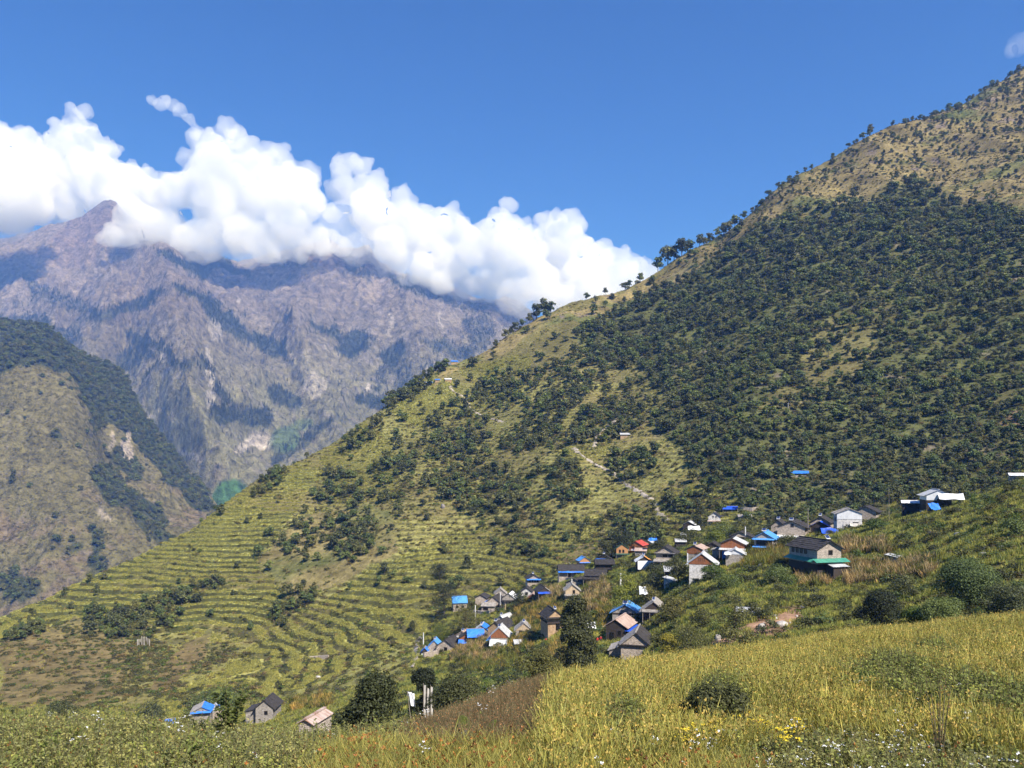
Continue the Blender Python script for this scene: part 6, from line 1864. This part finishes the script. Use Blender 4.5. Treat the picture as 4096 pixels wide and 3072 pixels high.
def flower(name, seed, H=.9, n=7, mat=None, disc=.028, leafm=None):
    """thin branching stem with clusters of small discs"""
    r = np.random.default_rng(seed); mb = MB(); fl = MB()
    mb.tube([(0, 0, -.05), (.02, 0, H * .5), (0, .02, H * .85)], [.007, .006, .004], 3, cap=False)
    P, Nr, S = [], [], []
    for k in range(n):
        a = r.uniform(0, 6.283); q = r.uniform(.05, .2); z = H * r.uniform(.72, 1.0)
        c = Vector((q * math.cos(a), q * math.sin(a), z))
        mb.tube([(0, .01, H * .6), tuple(c)], [.004, .002], 3, cap=False)
        for j in range(7):
            e = c + Vector((r.normal(0, disc), r.normal(0, disc), r.normal(0, disc * .4)))
            nn = Vector((r.normal(0, .4), r.normal(0, .4), 1)).normalized(); u = nn.orthogonal().normalized() * disc * .7; w = nn.cross(u)
            fl.poly([e + u, e + (u + w) * .7, e + w, e + (w - u) * .7, e - u, e - (u + w) * .7, e - w, e + (u - w) * .7])
    for k in range(14):
        a = r.uniform(0, 6.283); z = H * r.uniform(.1, .75); l = .07
        P.append((math.cos(a) * l, math.sin(a) * l, z)); Nr.append((-.3 * math.cos(a), -.3 * math.sin(a), 1)); S.append(.11)
    v, f = leaf_quads(np.array(P), np.array(Nr, float), np.array(S), r, .4)
    lm = mesh_np('l', v, f); set_f(lm, np.repeat(r.uniform(0, 1, len(P)), 4), 'var')
    return merge_mesh(name, [(lm, 0), (mb.mesh('s', M_STEM), 1), (fl.mesh('f', mat), 2)], [leafm or M_HERBG, M_STEM, mat])


def col_of(name, n, fn):
    return proto_collection(name, [proto('%s_%d' % (name, i), fn(i)) for i in range(n)])


C_HERB = col_of('herb', 6, lambda i: herb('herb', 1000 + i, M_HERB if i < 4 else M_HERBG, H=.8, n=64))
C_HERBG = col_of('greenherb', 4, lambda i: herb('greenherb', 1020 + i, M_HERBG, H=.7, leaf=(.035, .08), n=60))
C_BUCK = col_of('buckwheat', 4, lambda i: herb('buckwheat', 1030 + i, M_BUCK, H=.65, n=60, leaf=(.016, .036), stems=7, spread=.3))
C_MIL = col_of('millet', 5, lambda i: blade_clump('millet', 1040 + i, M_MIL, n=30, h=(.55, 1.0), w=.03, spread=.3, lean=.38, seg=3, heads=.3, mats=[M_MIL, M_HEAD], head_size=.036))
C_GRS = col_of('meadowgrass', 5, lambda i: blade_clump('meadowgrass', 1050 + i, M_GRS, n=34, h=(.3, .75), w=.018, spread=.22, lean=.8, seg=3, heads=.05, mats=[M_GRS, M_SEED], head_size=.035))
C_WF = col_of('whiteflower', 3, lambda i: flower('whiteflower', 1060 + i, .95, 6, M_PETW, .016))
C_YF = col_of('yellowflower', 3, lambda i: flower('yellowflower', 1070 + i, .8, 12, M_PETY, .03))

NU = NUc
tipv = HV - (NZ + .6) / NYr * F
nb = fbm2(NX / 2.5, NYr / 2.5, 3, 1101); nb2 = fbm2(NX / 7, NYr / 7, 2, 1103)
okr = (NYr > 6.5) & (NU > -60) & (NU < 1085)
MIL = inpoly(NU + 10 * nb, tipv + 6 * nb2, [(548, 800), (545, 742), (556, 692), (566, 600), (1140, 560), (1140, 745), (1000, 752), (900, 742), (790, 735), (740, 752), (640, 762)])
BUCK = inpoly(NU + 8 * nb, tipv + 5 * nb2, [(400, 738), (430, 700), (460, 690), (500, 670), (552, 640), (562, 690), (550, 735), (500, 738), (450, 745)])
GREENZ = zone(NU, tipv, ([([(845, 668), (900, 662), (960, 678), (1010, 690), (1060, 700), (1060, 735), (1000, 722), (930, 708), (870, 690)], 1.0)]), [(720, 706, 36, 24, 10, 1), (626, 722, 22, 16, 0, .8), (935, 655, 26, 8, 10, .6)], warp=8, seed=1105, wl=22) > .5
GRS = inpoly(NU + 12 * nb, tipv, [(300, 800), (330, 740), (400, 738), (548, 738), (640, 758), (760, 755), (760, 820), (300, 820)])
LEFT = (NU < 420) & ~GRS & ~BUCK
sc = (12.0 / np.clip(NYr, 9, 60)) ** 0.8


def fore(name, mask, n, coll, k, smin, smax, seed, label, cat, zs=None, tilt=.12):
    p1 = grid_scatter(NP, (mask & okr) * sc, n, seed)
    scatter(name, p1, coll, k, smin, smax, tilt=tilt, label=label, cat=cat, seed=seed + 1, zs=zs)


fore('millet_field', MIL & ~GREENZ, 26000, C_MIL, 5, .85, 1.15, 1111, 'golden green finger millet field on the near slope', 'millet')
fore('weed_cover', LEFT | (~MIL & ~BUCK & ~GRS), 11000, C_HERB, 6, .7, 1.15, 1121, 'dense leafy weeds covering the near slope', 'weeds')
fore('weed_patch', GREENZ & (NU > 560), 5200, C_HERBG, 4, 1.0, 1.5, 1131, 'green leafy weeds spreading through the millet', 'weeds')
fore('buckwheat_patch', BUCK, 6500, C_BUCK, 4, .8, 1.15, 1141, 'reddish brown ripe buckwheat patch beside the millet', 'buckwheat')
fore('meadow_grass', GRS, 5200, C_GRS, 5, .8, 1.2, 1151, 'tangled meadow grass with red seed heads', 'grass')
fore('mixed_grass', (LEFT | ~MIL) & ~BUCK, 2600, C_GRS, 5, .7, 1.1, 1161, 'grass blades growing up through the weeds', 'grass')
fore('millet_weeds', MIL & (tipv > 720), 1500, C_HERB, 6, .6, .9, 1171, 'weeds mixed into the lower millet edge', 'weeds')
fore('white_flowers', ((NU > 850) & (tipv > 690)) | ((NU > 560) & (tipv > 735)), 170, C_WF, 3, .7, 1.0, 1181, 'small white wildflowers on thin stems', 'flowers', tilt=.2)
fore('white_field_flowers', (NU < 560) & (tipv < 752), 90, C_WF, 3, .6, .95, 1191, 'sparse white wildflowers over the weeds', 'flowers', tilt=.2)

# bushes inside the millet
def weed_bush(label, u, v, wpx, hpx, mat, seed, n, leaf, name='bush', cat='bush'):
    p = nhit(u, v + .5)
    s = p[1] / F; W, H = wpx * s, hpx * s
    r = np.random.default_rng(seed)
    lobes = [(r.normal(0, .24) * W, r.normal(0, .2) * W, r.uniform(.2, .62) * H, W * r.uniform(.14, .24), W * r.uniform(.14, .24), H * r.uniform(.18, .32)) for _ in range(14)]
    P, d = lobes_points(r, lobes, n, .55); P[:, 2] = np.maximum(P[:, 2], .02)
    Nr = d + r.normal(0, .5, (n, 3)); Nr[:, 2] += .5
    v_, f_ = leaf_quads(P, Nr, r.uniform(.7, 1.3, n) * leaf, r, .5)
    t = thing(name, label, cat, tuple(p))
    me = mesh_np('foliage', v_, f_, [mat]); set_f(me, np.repeat(r.uniform(0, 1, n), 4), 'var'); add_obj('foliage', me, t)
    mb = MB()
    for l in lobes[:8]:
        mb.tube([(l[0] * .15, l[1] * .15, -.1), (l[0] * .6, l[1] * .6, l[2] * .6), l[:3]], [.02, .014, .006], 4)
    mb.build('stems', M_STEM, t)
    return t, p, W, H


weed_bush('rounded leafy bush standing in the millet field', 722, 752, 92, 80, M_OLIVE, 71, 11000, .075)
weed_bush('smaller reddish leafed bush left in the millet', 630, 756, 60, 54, M_SHD, 72, 4200, .055)
weed_bush('low green bush on the millet slope under the dark thicket', 880, 712, 76, 46, M_SHG, 73, 6000, .075)
weed_bush('leafy green bush at the right edge of the millet', 975, 742, 96, 52, M_SHG, 74, 7000, .07)
weed_bush('brownish bush at the right end of the millet field', 1012, 705, 44, 28, M_OLIVE, 75, 2600, .07)
# yellow flowered plants before the rounded bush
for i, (u, v) in enumerate([(690, 762), (700, 756), (712, 760), (724, 752), (757, 750), (766, 752), (742, 744), (783, 764), (790, 768), (682, 766), (797, 758)]):
    p = nhit(u, v + 16); t = thing('yellow_flower_plant', 'yellow flowering plant in front of the rounded bush', 'flower', tuple(p), i * 1.3, 'yellow flowers by the rounded bush')
    me = flower('plant', 1200 + i, 1.0, 10, M_PETY, .028, M_HERB); add_obj('flower_stalk', me, t)

# tall leafy weed that sticks up on the left
def tall_weed(label, u, v, hpx, wpx, seed, n=260, leaf=.14, mat=None, Y=None):
    p = nhit(u, v); s = p[1] / F; H, W = hpx * s, wpx * s
    r = np.random.default_rng(seed); t = thing('tall_weed', label, 'plant', tuple(p))
    mb = MB(); P, Nr, S = [], [], []
    for k in range(7):
        a = r.uniform(0, 6.283); q = W * .5 * r.uniform(.2, 1) * (k > 0); hh = H * (1 - .3 * r.uniform() * (k > 0))
        p0 = np.array([0, 0, .1 * k * H * .3]); p2 = np.array([q * math.cos(a), q * math.sin(a), hh]); p1 = np.array([p2[0] * .5, p2[1] * .5, hh * .62])
        mb.tube([p0, p1, p2], [.016, .011, .005], 4)
        for j in range(n // 7):
            tt = r.uniform(.3, 1.0); c = (1 - tt) ** 2 * p0 + 2 * tt * (1 - tt) * p1 + tt * tt * p2
            b = r.uniform(0, 6.283); l = leaf * r.uniform(.5, 1.1)
            d = np.array([math.cos(b), math.sin(b), r.uniform(-.5, .2)])
            P.append(c + d * l * .6); Nr.append(np.array([-.4 * d[0], -.4 * d[1], 1.]) + r.normal(0, .3, 3)); S.append(l * 1.3)
    v_, f_ = leaf_quads(np.array(P), np.array(Nr), np.array(S), r, .5)
    me = mesh_np('leaves', v_, f_, [mat or M_HERBG]); set_f(me, np.repeat(r.uniform(0, 1, len(P)), 4), 'var'); add_obj('leaves', me, t)
    mb.build('stems', M_STEM, t)


tall_weed('tall leafy weed with broad leaves above the left slope', 226, 757, 72, 56, 1301, 420, .16)
tall_weed('slender tall weed with pale seed heads on the left slope', 196, 742, 42, 18, 1302, 160, .1)
tall_weed('broad leaved weed low on the left slope', 58, 775, 44, 46, 1303, 200, .13)
tall_weed('leafy weed with pointed leaves at the bottom of the slope', 186, 785, 44, 50, 1304, 220, .12)
tall_weed('tall weed at the left end of the slope', 128, 738, 34, 22, 1305, 150, .1)
tall_weed('thin leafy weed in front of the large dark bush', 345, 752, 42, 18, 1306, 160, .1, M_HERB)
tall_weed('pale budding weed before the large dark bush', 372, 748, 36, 14, 1307, 130, .09, M_HERB)
tall_weed('dry branching weed with dark burrs at the lower right', 940, 790, 110, 60, 1308, 120, .05, M_BUCK)

# ferns
def fern(label, u, v, hpx, seed, lean):
    p = nhit(u, v); s = p[1] / F; H = hpx * s
    t = thing('fern', label, 'fern', tuple(p), 0, 'fern fronds in the grass'); mb = MB(); lf = MB()
    pts = [Vector((lean * H * k * k, -.1 * H * k * k, H * (k - .12 * k * k))) for k in np.linspace(0, 1, 9)]
    mb.tube(pts, list(np.linspace(.008, .002, 9)), 4); mb.build('stalk', M_STEM, t)
    for i in range(26):
        k = .18 + .8 * i / 26; c = Vector((lean * H * k * k, -.1 * H * k * k, H * (k - .12 * k * k)))
        l = H * .26 * (1 - (k - .1) ** 1.3) * min(1, (k - .05) * 5)
        for sg in (-1, 1):
            tip = c + Vector((sg * l, -.1 * l, l * .35)); w = Vector((0, .0, .02 * H + .012))
            lf.poly([c - w * .5, (c + tip) / 2 - w, tip, (c + tip) / 2 + w * .8, c + w * .5])
    me = lf.mesh('frond', M_HERBG); set_f(me, np.random.default_rng(seed).uniform(.3, 1, len(me.vertices)), 'var'); add_obj('frond', me, t)


for i, (u, v, h, l) in enumerate([(459, 748, 38, .1), (470, 748, 36, -.15), (445, 748, 30, -.35), (487, 750, 36, .25), (438, 746, 24, -.5), (480, 750, 26, .1)]):
    fern('green fern frond rising from the meadow grass', u, v, h, 1400 + i, l)

for i, (lb, u, v, w, h, mt) in enumerate([('pale boulder in the weeds below the rusty hut', 306, 750, 20, 9, M_ROCK), ('grey boulder right of the rusty hut', 330, 752, 24, 11, M_ROCKD), ('small pale stone left of the boulders', 292, 747, 9, 5, M_ROCK),
                                          ('flat stone lower in the weeds', 316, 768, 16, 7, M_ROCK), ('round grey stone in the buckwheat', 506, 727, 12, 7, M_ROCKD), ('grey rock at the millet edge', 538, 745, 13, 9, M_ROCKD), ('pale rock at the corner of the millet', 547, 738, 8, 8, M_ROCK)]):
    boulder(lb, u, v + 4, w, h, mt, 130 + i, group='stones in the near field', near=True)
# ------------------------------------------------------------------ valley air
mb = MB()
mb.box(-7000, 7000, -60, 7600, -1001, 2050)
m, nt, out = nmat('haze_air')
pv = N(nt, 'ShaderNodeVolumePrincipled', i_Density=1.08e-4, i_Anisotropy=0.0)
pv.inputs['Color'].default_value = (0.2, 0.4, 1.0, 1)
pv.inputs['Absorption Color'].default_value = (1, 1, 1, 1)
L(nt, pv.outputs[0], out.inputs['Volume'])
tag(mb.build('haze', m), 'thin blue haze filling the valley air', 'haze', kind='stuff')
